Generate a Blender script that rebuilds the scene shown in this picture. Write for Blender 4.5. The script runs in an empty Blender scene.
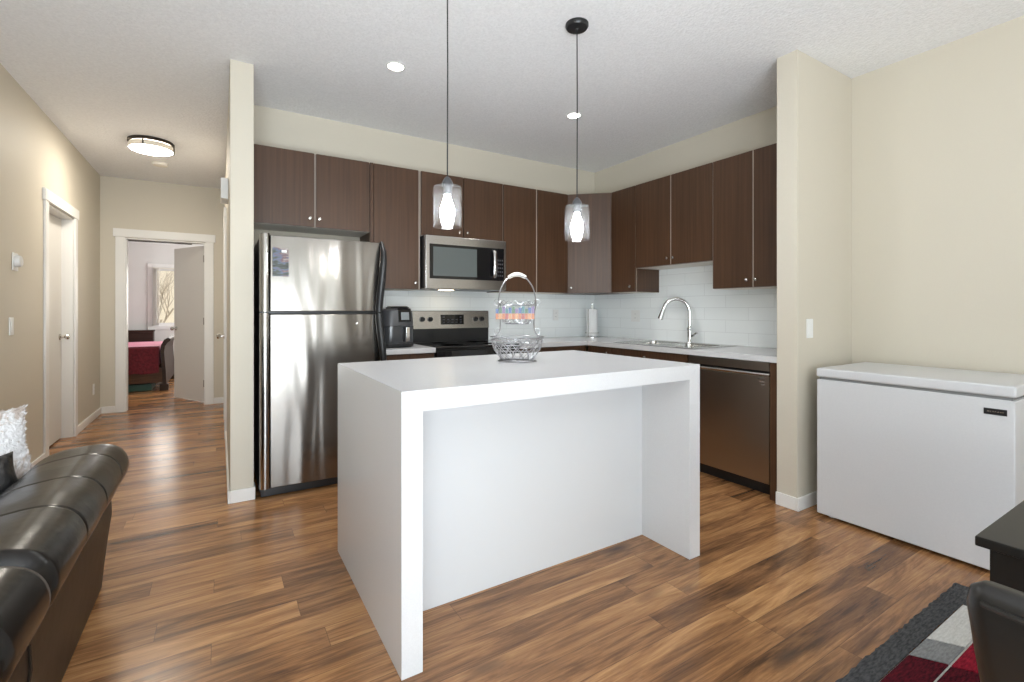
import bpy, bmesh, math, random
from mathutils import Vector, Matrix, Quaternion

random.seed(7)
R = math.radians
S = bpy.context.scene
C = S.collection

# ------------------------------------------------------------------ camera, world, lights, exposure
cam_d = bpy.data.cameras.new('camera')
cam = bpy.data.objects.new('camera', cam_d)
C.objects.link(cam)
cam.location = (0, 0, 1.1902)
cam.rotation_euler = (R(90), 0, -0.55186)
cam_d.sensor_width = 36
cam_d.lens = 474.67 / 1024 * 36
cam_d.shift_y = -(341 - 310.25) / 1024
cam_d.clip_start = 0.05
S.camera = cam

S.view_settings.view_transform = 'Standard'
S.view_settings.look = 'None'
S.view_settings.gamma = 1
S.view_settings.use_curve_mapping = False
S.view_settings.exposure = 0.04

w = bpy.data.worlds.new('sky')
S.world = w
w.use_nodes = True
wn = w.node_tree
bg = wn.nodes['Background']
sky = wn.nodes.new('ShaderNodeTexSky')
sky.sky_type = 'NISHITA'
sky.sun_disc = False
sky.sun_elevation = R(38)
sky.sun_rotation = R(120)
wn.links.new(sky.outputs[0], bg.inputs[0])
bg.inputs[1].default_value = 0.2

def area(name, loc, direction, sx, sy, power, color=(1, 1, 1)):
    d = bpy.data.lights.new(name, 'AREA')
    d.shape = 'RECTANGLE'
    d.size = sx
    d.size_y = sy
    d.energy = power
    d.color = color
    o = bpy.data.objects.new(name, d)
    o.location = loc
    o.rotation_euler = Vector(direction).to_track_quat('-Z', 'Y').to_euler()
    C.objects.link(o)
    return o

# daylight entering by the patio doors behind the camera and the bedroom window; the rest is added fill
area('daylight_patio', (1.2, -3.93, 1.32), (0, 1, 0.10), 3.5, 2.1, 22, (0.87, 0.95, 1.0))
area('fill_up', (-0.05, -1.8, 0.8), (0.0, 0.75, 1), 2.1, 2.2, 175, (0.84, 0.93, 1.0))  # added fill bounced off the ceiling, no fixture stands here
area('fill_up_left', (-0.65, -0.9, 1.0), (0.10, 0.8, 1), 0.8, 1.2, 36, (0.80, 0.92, 1.0))  # added unseen fill for the column, left ceiling and island end
area('daylight_bedroom', (-0.35, 10.40, 1.43), (0, -1, 0), 1.3, 0.95, 20, (1.0, 0.98, 0.94))
area('fill_bedroom_side', (1.25, 9.0, 1.45), (-1, -0.1, 0), 1.6, 1.2, 62, (0.97, 0.98, 1.0))  # added fill to brighten the bedroom; this wall has no window

sun_d = bpy.data.lights.new('sun', 'SUN')
sun_d.energy = 3.4
sun_d.angle = R(1.5)
sun_d.color = (1.0, 0.95, 0.86)
sun = bpy.data.objects.new('sun', sun_d)
sun.rotation_euler = Vector((0.25, 0.62, -0.95)).to_track_quat('-Z', 'Y').to_euler()
C.objects.link(sun)

# ------------------------------------------------------------------ materials
def mat(name):
    m = bpy.data.materials.new(name)
    m.use_nodes = True
    nt = m.node_tree
    return m, nt, nt.nodes['Principled BSDF']

def N(nt, t, **kw):
    n = nt.nodes.new(t)
    for k, v in kw.items():
        if k in n.inputs:
            n.inputs[k].default_value = v
        else:
            setattr(n, k, v)
    return n

def plain(name, col, rough=0.5, metal=0.0, spec=0.5, coat=0.0, emit=None, es=0.0):
    m, nt, b = mat(name)
    b.inputs['Base Color'].default_value = (*col, 1)
    b.inputs['Roughness'].default_value = rough
    b.inputs['Metallic'].default_value = metal
    b.inputs['Specular IOR Level'].default_value = spec
    b.inputs['Coat Weight'].default_value = coat
    if emit:
        b.inputs['Emission Color'].default_value = (*emit, 1)
        b.inputs['Emission Strength'].default_value = es
    return m

def mapped(nt, scale):
    tc = N(nt, 'ShaderNodeTexCoord')
    mp = N(nt, 'ShaderNodeMapping')
    mp.inputs['Scale'].default_value = scale
    nt.links.new(tc.outputs['Object'], mp.inputs[0])
    return mp

def bumped(name, col, rough, scale, strength, dist=0.002, detail=4, vary=0.0, spec=0.5, metal=0.0):
    m, nt, b = mat(name)
    mp = mapped(nt, scale)
    n = N(nt, 'ShaderNodeTexNoise', Scale=1.0, Detail=detail)
    nt.links.new(mp.outputs[0], n.inputs['Vector'])
    bp = N(nt, 'ShaderNodeBump', Strength=strength, Distance=dist)
    nt.links.new(n.outputs['Fac'], bp.inputs['Height'])
    nt.links.new(bp.outputs[0], b.inputs['Normal'])
    b.inputs['Base Color'].default_value = (*col, 1)
    if vary:
        r = N(nt, 'ShaderNodeValToRGB')
        r.color_ramp.elements[0].position = 0.3
        r.color_ramp.elements[1].position = 0.7
        r.color_ramp.elements[0].color = (*[c * (1 - vary) for c in col], 1)
        r.color_ramp.elements[1].color = (*[min(1, c * (1 + vary)) for c in col], 1)
        nt.links.new(n.outputs['Fac'], r.inputs[0])
        nt.links.new(r.outputs[0], b.inputs['Base Color'])
    b.inputs['Roughness'].default_value = rough
    b.inputs['Metallic'].default_value = metal
    b.inputs['Specular IOR Level'].default_value = spec
    return m

M = {}
M['wall'] = bumped('cream_wall_paint', (0.625, 0.575, 0.48), 0.6, (140,) * 3, 0.12, 0.001, vary=0.01)
M['bedroom_wall'] = bumped('pale_bedroom_paint', (0.72, 0.715, 0.69), 0.6, (140,) * 3, 0.1, 0.001)
M['ceiling'] = bumped('textured_ceiling', (0.86, 0.86, 0.87), 0.9, (75,) * 3, 0.9, 0.006, detail=3, vary=0.05)
M['trim'] = plain('white_trim_paint', (0.82, 0.81, 0.785), 0.4)
M['door_paint'] = plain('white_door_paint', (0.76, 0.74, 0.70), 0.45)
M['white_plastic'] = plain('white_plastic', (0.82, 0.82, 0.80), 0.4)
M['quartz'] = bumped('white_quartz', (0.63, 0.63, 0.64), 0.22, (260,) * 3, 0.0, 0.001, vary=0.03)
M['white_panel'] = plain('white_laminate_panel', (0.64, 0.645, 0.655), 0.4)
M['freezer_white'] = bumped('white_enamel', (0.64, 0.645, 0.66), 0.35, (120,) * 3, 0.08, 0.001, vary=0.015)
M['black_plastic'] = plain('black_plastic', (0.012, 0.012, 0.013), 0.35)
M['dark_grey_plastic'] = plain('dark_grey_plastic', (0.06, 0.06, 0.065), 0.32)
M['glossy_grey'] = plain('glossy_grey_plastic', (0.05, 0.052, 0.056), 0.16)
M['black_glass'] = plain('black_glass', (0.008, 0.008, 0.009), 0.06)
M['chrome'] = plain('chrome', (0.82, 0.82, 0.82), 0.10, 1.0)
M['nickel'] = plain('satin_nickel', (0.62, 0.60, 0.57), 0.25, 1.0)
M['bronze'] = plain('dark_bronze', (0.045, 0.035, 0.028), 0.4, 0.6)
M['steel_sink'] = plain('sink_steel', (0.55, 0.55, 0.54), 0.25, 1.0)
M['wire'] = plain('bright_wire', (0.42, 0.42, 0.44), 0.32, 1.0)
M['melamine'] = plain('pale_melamine', (0.36, 0.30, 0.25), 0.5)
M['under_white'] = plain('white_melamine', (0.80, 0.76, 0.68), 0.5)
M['paper'] = bumped('paper_towel', (0.86, 0.86, 0.86), 0.9, (300,) * 3, 0.3, 0.001)
M['black_wood'] = plain('black_lacquered_wood', (0.009, 0.0085, 0.008), 0.36)
M['dark_wood'] = bumped('dark_bed_wood', (0.030, 0.015, 0.009), 0.5, (6, 60, 60), 0.05, 0.001, vary=0.3)
M['brown_wood'] = bumped('brown_bed_wood', (0.085, 0.040, 0.020), 0.5, (6, 60, 60), 0.05, 0.001, vary=0.3)
M['quilt'] = bumped('dark_red_quilt', (0.12, 0.010, 0.018), 0.9, (30,) * 3, 0.5, 0.01, vary=0.3)
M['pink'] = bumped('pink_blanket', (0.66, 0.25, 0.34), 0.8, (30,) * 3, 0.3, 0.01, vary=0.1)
for k_ in ('dark_wood', 'brown_wood'):
    M[k_].node_tree.nodes['Principled BSDF'].inputs['Specular IOR Level'].default_value = 0.25
M['black_wood'].node_tree.nodes['Principled BSDF'].inputs['Specular IOR Level'].default_value = 0.3
M['green_box'] = plain('green_plastic', (0.03, 0.09, 0.07), 0.5)
M['bulb'] = plain('lit_bulb', (1, 1, 1), 0.5, emit=(0.95, 0.98, 1.0), es=120)
M['downlight'] = plain('lit_downlight', (1, 1, 1), 0.5, emit=(1.0, 0.96, 0.90), es=14)
M['hall_lens'] = plain('lit_hall_lens', (1, 1, 1), 0.5, emit=(1.0, 0.93, 0.82), es=80)
M['hall_band'] = plain('hall_light_side_glass', (0.6, 0.56, 0.48), 0.4, emit=(1.0, 0.85, 0.65), es=0.25)
M['hood_lamp'] = plain('lit_hood_lamp', (1, 1, 1), 0.5, emit=(1.0, 0.80, 0.55), es=14)
M['hinge'] = plain('hinge_metal', (0.30, 0.28, 0.25), 0.35, 1.0)
M['house'] = bumped('neighbour_siding', (0.85, 0.75, 0.58), 0.9, (2, 2, 30), 0.3, 0.01, vary=0.05)
M['bark'] = plain('bare_bark', (0.60, 0.50, 0.38), 0.9)
M['lawn'] = bumped('dry_lawn', (0.30, 0.27, 0.16), 0.95, (9,) * 3, 0.5, 0.02, vary=0.3)

def wood_cab():
    m, nt, b = mat('espresso_wood')
    mp = mapped(nt, (60, 60, 1.2))
    n = N(nt, 'ShaderNodeTexNoise', Scale=1.0, Detail=7, Roughness=0.6)
    nt.links.new(mp.outputs[0], n.inputs['Vector'])
    r = N(nt, 'ShaderNodeValToRGB')
    r.color_ramp.elements[0].position = 0.3
    r.color_ramp.elements[1].position = 0.72
    r.color_ramp.elements[0].color = (0.054, 0.024, 0.011, 1)
    r.color_ramp.elements[1].color = (0.092, 0.044, 0.021, 1)
    nt.links.new(n.outputs['Fac'], r.inputs[0])
    nt.links.new(r.outputs[0], b.inputs['Base Color'])
    bp = N(nt, 'ShaderNodeBump', Strength=0.05, Distance=0.001)
    nt.links.new(n.outputs['Fac'], bp.inputs['Height'])
    nt.links.new(bp.outputs[0], b.inputs['Normal'])
    b.inputs['Roughness'].default_value = 0.42
    b.inputs['Specular IOR Level'].default_value = 0.48
    return m
M['cab'] = wood_cab()

def steel(name, horizontal, wavy=0.0, col=(0.52, 0.51, 0.50), rough=0.24):
    m, nt, b = mat(name)
    b.inputs['Base Color'].default_value = (*col, 1)
    b.inputs['Metallic'].default_value = 1.0
    b.inputs['Roughness'].default_value = rough
    mp = mapped(nt, (4, 4, 700) if horizontal else (700, 700, 4))
    n = N(nt, 'ShaderNodeTexNoise', Scale=1.0, Detail=2)
    nt.links.new(mp.outputs[0], n.inputs['Vector'])
    bp = N(nt, 'ShaderNodeBump', Strength=0.03, Distance=0.0006)
    nt.links.new(n.outputs['Fac'], bp.inputs['Height'])
    if wavy:
        mp2 = mapped(nt, (6.5, 6.5, 0.9))
        n2 = N(nt, 'ShaderNodeTexNoise', Scale=1.0, Detail=1.0, Distortion=0.4)
        nt.links.new(mp2.outputs[0], n2.inputs['Vector'])
        bp2 = N(nt, 'ShaderNodeBump', Strength=wavy, Distance=0.02)
        nt.links.new(n2.outputs['Fac'], bp2.inputs['Height'])
        nt.links.new(bp2.outputs[0], bp.inputs['Normal'])
    nt.links.new(bp.outputs[0], b.inputs['Normal'])
    return m
M['steel'] = steel('brushed_steel', True)
M['steel_door'] = steel('fridge_door_steel', True, 0.7, (0.25, 0.232, 0.212), 0.22)
M['steel_edge'] = plain('polished_edge_steel', (0.42, 0.41, 0.40), 0.16, 1.0)
M['steel_dark'] = steel('dishwasher_steel', True, 0.1, (0.42, 0.37, 0.32), 0.28)

def leather(name, col, rough):
    m, nt, b = mat(name)
    tc = N(nt, 'ShaderNodeTexCoord')
    v = N(nt, 'ShaderNodeTexVoronoi', Scale=210.0)
    nt.links.new(tc.outputs['Object'], v.inputs['Vector'])
    n = N(nt, 'ShaderNodeTexNoise', Scale=9.0, Detail=3)
    nt.links.new(tc.outputs['Object'], n.inputs['Vector'])
    bp = N(nt, 'ShaderNodeBump', Strength=0.06, Distance=0.001)
    nt.links.new(v.outputs['Distance'], bp.inputs['Height'])
    bp2 = N(nt, 'ShaderNodeBump', Strength=0.25, Distance=0.008)
    nt.links.new(n.outputs['Fac'], bp2.inputs['Height'])
    nt.links.new(bp2.outputs[0], bp.inputs['Normal'])
    nt.links.new(bp.outputs[0], b.inputs['Normal'])
    b.inputs['Base Color'].default_value = (*col, 1)
    b.inputs['Roughness'].default_value = rough
    b.inputs['Specular IOR Level'].default_value = 0.38
    return m
M['leather'] = leather('black_brown_leather', (0.011, 0.009, 0.0075), 0.24)
M['leather_panel'] = leather('brown_black_vinyl', (0.022, 0.015, 0.010), 0.42)
M['chair_leather'] = leather('black_chair_leather', (0.012, 0.0105, 0.0095), 0.30)
M['stitch'] = plain('stitching_thread', (0.10, 0.08, 0.065), 0.7)

def floor_mat():
    m, nt, b = mat('rustic_walnut_planks')
    L = nt.links.new
    tc = N(nt, 'ShaderNodeTexCoord')
    def math_(op, a, bb, va=None, vb=None):
        n = N(nt, 'ShaderNodeMath', operation=op)
        if a is not None: L(a, n.inputs[0])
        else: n.inputs[0].default_value = va
        if bb is not None: L(bb, n.inputs[1])
        elif vb is not None: n.inputs[1].default_value = vb
        return n.outputs[0]
    PL, PW = 1.22, 0.118
    sp = N(nt, 'ShaderNodeSeparateXYZ')
    L(tc.outputs['Object'], sp.inputs[0])
    ys = math_('DIVIDE', sp.outputs['Y'], None, vb=PW)
    row = math_('FLOOR', ys, None)
    w1 = N(nt, 'ShaderNodeTexWhiteNoise', noise_dimensions='1D')
    L(row, w1.inputs['W'])
    xs = math_('ADD', math_('DIVIDE', sp.outputs['X'], None, vb=PL), math_('MULTIPLY', w1.outputs['Value'], None, vb=7.0))
    colm = math_('FLOOR', xs, None)
    cb = N(nt, 'ShaderNodeCombineXYZ')
    L(row, cb.inputs[0])
    L(colm, cb.inputs[1])
    w2 = N(nt, 'ShaderNodeTexWhiteNoise', noise_dimensions='2D')
    L(cb.outputs[0], w2.inputs['Vector'])
    fx = math_('MULTIPLY', math_('FRACT', xs, None), None, vb=PL)
    fy = math_('MULTIPLY', math_('FRACT', ys, None), None, vb=PW)
    dj = math_('MINIMUM', math_('MINIMUM', fx, math_('SUBTRACT', None, fx, va=PL)), math_('MINIMUM', fy, math_('SUBTRACT', None, fy, va=PW)))
    joint = math_('LESS_THAN', dj, None, vb=0.0011)
    # every plank reads a different slice of the grain
    off = N(nt, 'ShaderNodeVectorMath', operation='MULTIPLY')
    off.inputs[1].default_value = (17.0, 9.0, 31.0)
    L(w2.outputs['Color'], off.inputs[0])
    add = N(nt, 'ShaderNodeVectorMath', operation='ADD')
    L(tc.outputs['Object'], add.inputs[0])
    L(off.outputs[0], add.inputs[1])
    def noise(scale, detail, rough=0.55, dist=0.0):
        mp = N(nt, 'ShaderNodeMapping')
        mp.inputs['Scale'].default_value = scale
        L(add.outputs[0], mp.inputs[0])
        n = N(nt, 'ShaderNodeTexNoise', Scale=1.0, Detail=detail, Roughness=rough, Distortion=dist)
        L(mp.outputs[0], n.inputs['Vector'])
        return n
    g1 = noise((1.7, 15, 1), 6, 0.65, 1.1)      # broad streaks
    g2 = noise((6, 130, 1), 5, 0.65, 0.3)       # fine grain
    g3 = noise((0.8, 4.0, 1), 2, 0.5, 0.3)     # cloudy tone
    r = N(nt, 'ShaderNodeValToRGB')
    cr = r.color_ramp
    cr.elements[0].position = 0.30
    cr.elements[0].color = (0.076, 0.036, 0.017, 1)
    cr.elements[1].position = 0.75
    cr.elements[1].color = (0.62, 0.335, 0.138, 1)
    e = cr.elements.new(0.44)
    e.color = (0.205, 0.094, 0.038, 1)
    e = cr.elements.new(0.57)
    e.color = (0.375, 0.182, 0.074, 1)
    s = math_('MULTIPLY', g1.outputs['Fac'], None, vb=0.74)
    s = math_('ADD', s, math_('MULTIPLY', g2.outputs['Fac'], None, vb=0.34))
    s = math_('ADD', s, math_('MULTIPLY', g3.outputs['Fac'], None, vb=0.30))
    s = math_('ADD', s, math_('MULTIPLY', w2.outputs['Value'], None, vb=0.15))
    s = math_('SUBTRACT', s, None, vb=0.24)
    L(s, r.inputs[0])
    # knots
    mpk = N(nt, 'ShaderNodeMapping')
    mpk.inputs['Scale'].default_value = (1.9, 6.0, 1)
    L(add.outputs[0], mpk.inputs[0])
    v = N(nt, 'ShaderNodeTexVoronoi', Scale=1.0)
    v.inputs['Randomness'].default_value = 1.0
    L(mpk.outputs[0], v.inputs['Vector'])
    kn = N(nt, 'ShaderNodeMapRange')
    kn.inputs['From Min'].default_value = 0.03
    kn.inputs['From Max'].default_value = 0.22
    L(v.outputs['Distance'], kn.inputs['Value'])
    kr = math_('MULTIPLY', math_('SUBTRACT', None, kn.outputs[0], va=1.0), g2.outputs['Fac'])
    kr = math_('MULTIPLY', kr, None, vb=1.6)
    mk = N(nt, 'ShaderNodeMix', data_type='RGBA')
    L(kr, mk.inputs['Factor'])
    L(r.outputs[0], mk.inputs[6])
    mk.inputs[7].default_value = (0.055, 0.032, 0.022, 1)
    # plank joints
    mj = N(nt, 'ShaderNodeMix', data_type='RGBA')
    L(math_('MULTIPLY', joint, None, vb=0.6), mj.inputs['Factor'])
    L(mk.outputs[2], mj.inputs[6])
    mj.inputs[7].default_value = (0.05, 0.03, 0.02, 1)
    L(mj.outputs[2], b.inputs['Base Color'])
    b.inputs['Roughness'].default_value = 0.25
    bp = N(nt, 'ShaderNodeBump', Strength=0.10, Distance=0.002)
    L(g2.outputs['Fac'], bp.inputs['Height'])
    L(bp.outputs[0], b.inputs['Normal'])
    return m
M['floor'] = floor_mat()

def tile_mat(axis):
    m, nt, b = mat('white_gloss_tile_' + axis)
    L = nt.links.new
    tc = N(nt, 'ShaderNodeTexCoord')
    sp = N(nt, 'ShaderNodeSeparateXYZ')
    L(tc.outputs['Object'], sp.inputs[0])
    cb = N(nt, 'ShaderNodeCombineXYZ')
    L(sp.outputs['X' if axis == 'x' else 'Y'], cb.inputs[0])
    sub = N(nt, 'ShaderNodeMath', operation='SUBTRACT')
    L(sp.outputs['Z'], sub.inputs[0])
    sub.inputs[1].default_value = 0.902
    L(sub.outputs[0], cb.inputs[1])
    br = N(nt, 'ShaderNodeTexBrick', Scale=1.0)
    br.offset = 0.5
    br.inputs['Brick Width'].default_value = 0.406
    br.inputs['Row Height'].default_value = 0.1035
    br.inputs['Mortar Size'].default_value = 0.0016
    br.inputs['Color1'].default_value = (0.88, 0.91, 0.91, 1)
    br.inputs['Color2'].default_value = (0.90, 0.93, 0.93, 1)
    br.inputs['Mortar'].default_value = (0.72, 0.74, 0.74, 1)
    L(cb.outputs[0], br.inputs['Vector'])
    L(br.outputs['Color'], b.inputs['Base Color'])
    b.inputs['Roughness'].default_value = 0.16
    inv = N(nt, 'ShaderNodeMath', operation='SUBTRACT')
    inv.inputs[0].default_value = 1.0
    L(br.outputs['Fac'], inv.inputs[1])
    bp = N(nt, 'ShaderNodeBump', Strength=0.35, Distance=0.002)
    L(inv.outputs[0], bp.inputs['Height'])
    L(bp.outputs[0], b.inputs['Normal'])
    return m
M['tile_x'] = tile_mat('x')
M['tile_y'] = tile_mat('y')

def thin_glass(name, tint=(1, 1, 1), refl=1.0, haze=0.0):
    m = bpy.data.materials.new(name)
    m.use_nodes = True
    nt = m.node_tree
    nt.nodes.clear()
    o = N(nt, 'ShaderNodeOutputMaterial')
    mx = N(nt, 'ShaderNodeMixShader')
    tr = N(nt, 'ShaderNodeBsdfTransparent')
    tr.inputs[0].default_value = (*tint, 1)
    gl = N(nt, 'ShaderNodeBsdfGlossy', Roughness=0.03)
    fr = N(nt, 'ShaderNodeLayerWeight', Blend=0.5)
    pw_ = N(nt, 'ShaderNodeMath', operation='POWER')
    pw_.inputs[1].default_value = 4.0
    nt.links.new(fr.outputs['Facing'], pw_.inputs[0])
    mu = N(nt, 'ShaderNodeMath', operation='MULTIPLY_ADD')
    mu.inputs[1].default_value = 0.5 * refl
    mu.inputs[2].default_value = 0.05 * refl
    nt.links.new(pw_.outputs[0], mu.inputs[0])
    nt.links.new(mu.outputs[0], mx.inputs[0])
    nt.links.new(tr.outputs[0], mx.inputs[1])
    nt.links.new(gl.outputs[0], mx.inputs[2])
    if haze:
        m2 = N(nt, 'ShaderNodeMixShader')
        m2.inputs[0].default_value = haze
        tl = N(nt, 'ShaderNodeBsdfTranslucent')
        tl.inputs[0].default_value = (0.9, 0.92, 0.95, 1)
        nt.links.new(mx.outputs[0], m2.inputs[1])
        nt.links.new(tl.outputs[0], m2.inputs[2])
        mx = m2
    nt.links.new(mx.outputs[0], o.inputs[0])
    return m
M['pane'] = thin_glass('window_glass')
M['shade_glass'] = thin_glass('clear_shade_glass', (0.96, 0.965, 0.97), 1.7, 0.012)

def fur_mat():
    m, nt, b = mat('white_faux_fur')
    L = nt.links.new
    mp = mapped(nt, (14, 14, 14))
    n = N(nt, 'ShaderNodeTexNoise', Scale=1.0, Detail=4, Distortion=2.5)
    L(mp.outputs[0], n.inputs['Vector'])
    mp2 = mapped(nt, (5, 5, 5))
    n2 = N(nt, 'ShaderNodeTexNoise', Scale=1.0, Detail=1)
    L(mp2.outputs[0], n2.inputs['Vector'])
    mu = N(nt, 'ShaderNodeMath', operation='MULTIPLY')
    L(n.outputs['Fac'], mu.inputs[0])
    L(n2.outputs['Fac'], mu.inputs[1])
    r = N(nt, 'ShaderNodeValToRGB')
    r.color_ramp.elements[0].position = 0.27
    r.color_ramp.elements[0].color = (0.83, 0.82, 0.83, 1)
    r.color_ramp.elements[1].position = 0.36
    r.color_ramp.elements[1].color = (0.58, 0.50, 0.45, 1)
    L(mu.outputs[0], r.inputs[0])
    L(r.outputs[0], b.inputs['Base Color'])
    b.inputs['Roughness'].default_value = 0.95
    bp = N(nt, 'ShaderNodeBump', Strength=0.9, Distance=0.012)
    mp3 = mapped(nt, (70, 70, 70))
    n3 = N(nt, 'ShaderNodeTexNoise', Scale=1.0, Detail=3)
    L(mp3.outputs[0], n3.inputs['Vector'])
    L(n3.outputs['Fac'], bp.inputs['Height'])
    L(bp.outputs[0], b.inputs['Normal'])
    return m
M['fur'] = fur_mat()
M['satin'] = bumped('black_satin', (0.006, 0.006, 0.007), 0.35, (14,) * 3, 0.5, 0.02)

def rug_mat(name, c1, c2):
    m, nt, b = mat(name)
    L = nt.links.new
    mp = mapped(nt, (40, 160, 60))
    n = N(nt, 'ShaderNodeTexNoise', Scale=1.0, Detail=3)
    L(mp.outputs[0], n.inputs['Vector'])
    r = N(nt, 'ShaderNodeValToRGB')
    r.color_ramp.elements[0].position = 0.35
    r.color_ramp.elements[1].position = 0.65
    r.color_ramp.elements[0].color = (*c1, 1)
    r.color_ramp.elements[1].color = (*c2, 1)
    L(n.outputs['Fac'], r.inputs[0])
    L(r.outputs[0], b.inputs['Base Color'])
    b.inputs['Roughness'].default_value = 1.0
    b.inputs['Specular IOR Level'].default_value = 0.1
    mp2 = mapped(nt, (260, 260, 260))
    n2 = N(nt, 'ShaderNodeTexNoise', Scale=1.0, Detail=2)
    L(mp2.outputs[0], n2.inputs['Vector'])
    bp = N(nt, 'ShaderNodeBump', Strength=1.0, Distance=0.006)
    L(n2.outputs['Fac'], bp.inputs['Height'])
    L(bp.outputs[0], b.inputs['Normal'])
    return m
M['rug_grey'] = rug_mat('charcoal_pile', (0.045, 0.045, 0.048), (0.10, 0.10, 0.10))
M['rug_mid'] = rug_mat('grey_pile', (0.20, 0.20, 0.20), (0.28, 0.28, 0.28))
M['rug_cream'] = rug_mat('cream_pile', (0.55, 0.54, 0.51), (0.66, 0.65, 0.62))
M['rug_red'] = rug_mat('red_pile', (0.16, 0.008, 0.018), (0.33, 0.016, 0.035))
M['rug_maroon'] = rug_mat('maroon_pile', (0.035, 0.006, 0.010), (0.12, 0.010, 0.018))

def photo_mat():
    m, nt, b = mat('printed_picture')
    L = nt.links.new
    mp = mapped(nt, (14, 14, 42))
    n = N(nt, 'ShaderNodeTexNoise', Scale=1.0, Detail=3)
    L(mp.outputs[0], n.inputs['Vector'])
    r = N(nt, 'ShaderNodeValToRGB')
    cr = r.color_ramp
    cr.interpolation = 'LINEAR'
    cr.elements[0].position = 0.30
    cr.elements[0].color = (0.03, 0.028, 0.03, 1)
    cr.elements[1].position = 0.72
    cr.elements[1].color = (0.40, 0.36, 0.33, 1)
    for p, c in ((0.42, (0.06, 0.075, 0.06)), (0.50, (0.10, 0.12, 0.20)), (0.58, (0.13, 0.07, 0.075))):
        e = cr.elements.new(p)
        e.color = (*c, 1)
    L(n.outputs['Fac'], r.inputs[0])
    L(r.outputs[0], b.inputs['Base Color'])
    b.inputs['Roughness'].default_value = 0.35
    return m
M['picture'] = photo_mat()
for nm, c in (('blue', (0.05, 0.08, 0.19)), ('green', (0.05, 0.10, 0.05)), ('orange', (0.34, 0.11, 0.04)),
              ('peach', (0.40, 0.20, 0.09)), ('mauve', (0.13, 0.08, 0.17)), ('red', (0.25,0.05,0.04)), ('teal', (0.04,0.12,0.13))):
    M['glaze_' + nm] = plain('glaze_' + nm, c, 0.35)

# ------------------------------------------------------------------ mesh helpers
def nb():
    return bmesh.new()

def box(bm, x0, x1, y0, y1, z0, z1, bev=0.0, seg=2, mi=0):
    r = bmesh.ops.create_cube(bm, size=1.0)
    vs = r['verts']
    for v in vs:
        v.co = Vector((x0 + (v.co.x + .5) * (x1 - x0), y0 + (v.co.y + .5) * (y1 - y0), z0 + (v.co.z + .5) * (z1 - z0)))
    fs = {f for v in vs for f in v.link_faces}
    for f in fs:
        f.material_index = mi
    if bev > 0:
        es = list({e for v in vs for e in v.link_edges})
        rr = bmesh.ops.bevel(bm, geom=es, offset=min(bev, .49 * min(abs(x1 - x0), abs(y1 - y0), abs(z1 - z0))), segments=seg, profile=0.5, affect='EDGES')
        for f in rr['faces']:
            f.material_index = mi
    return vs

def prism(bm, poly, z0, z1, bev=0.0):
    lo = [bm.verts.new((x, y, z0)) for x, y in poly]
    hi = [bm.verts.new((x, y, z1)) for x, y in poly]
    n = len(poly)
    bm.faces.new(list(reversed(lo)))
    bm.faces.new(hi)
    for i in range(n):
        bm.faces.new((lo[i], lo[(i + 1) % n], hi[(i + 1) % n], hi[i]))
    if bev:
        es = list({e for v in lo + hi for e in v.link_edges})
        bmesh.ops.bevel(bm, geom=es, offset=bev, segments=2, profile=0.5, affect='EDGES')

def loft(bm, rings, cap=True, closed=True, mi=0):
    vr = [[bm.verts.new(p) for p in r] for r in rings]
    n = len(rings[0])
    for a, b in zip(vr, vr[1:]):
        for i in range(n if closed else n - 1):
            f = bm.faces.new((a[i], a[(i + 1) % n], b[(i + 1) % n], b[i]))
            f.material_index = mi
    if cap and closed:
        for r, rev in ((vr[0], True), (vr[-1], False)):
            f = bm.faces.new(list(reversed(r)) if rev else r)
            f.material_index = mi
    return vr

def lathe(bm, prof, c=(0, 0, 0), n=32, axis='z', sx=1.0, sy=1.0, mi=0, cap=True):
    rings = []
    for r, h in prof:
        ring = []
        for i in range(n):
            a = 2 * math.pi * i / n
            p = (r * math.cos(a) * sx, r * math.sin(a) * sy, h)
            if axis == 'y':
                p = (p[0], -p[2], p[1])
            elif axis == 'x':
                p = (p[2], p[0], p[1])
            ring.append((p[0] + c[0], p[1] + c[1], p[2] + c[2]))
        rings.append(ring)
    return loft(bm, rings, cap, True, mi)

def tube(bm, pts, rad, n=8, closed=False, flat=1.0, mi=0):
    pts = [Vector(p) for p in pts]
    k = len(pts)
    rads = rad if isinstance(rad, (list, tuple)) else [rad] * k
    rings = []
    prev = None
    for i, p in enumerate(pts):
        a = pts[(i - 1) % k] if (closed or i > 0) else p
        b = pts[(i + 1) % k] if (closed or i < k - 1) else p
        t = (b - a).normalized()
        if prev is None:
            u = t.orthogonal().normalized()
            if abs(t.z) < 0.99:
                u = Vector((0, 0, 1)).cross(t).normalized()
        else:
            u = (prev - t * prev.dot(t)).normalized()
        prev = u
        v = t.cross(u)
        rings.append([p + u * (rads[i] * math.cos(2 * math.pi * j / n)) + v * (rads[i] * flat * math.sin(2 * math.pi * j / n)) for j in range(n)])
    if closed:
        rings.append(rings[0])
        vr = [[bm.verts.new(q) for q in r] for r in rings[:-1]]
        vr.append(vr[0])
        for a, b in zip(vr, vr[1:]):
            for i in range(n):
                f = bm.faces.new((a[i], a[(i + 1) % n], b[(i + 1) % n], b[i]))
                f.material_index = mi
    else:
        loft(bm, rings, True, True, mi)

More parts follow.
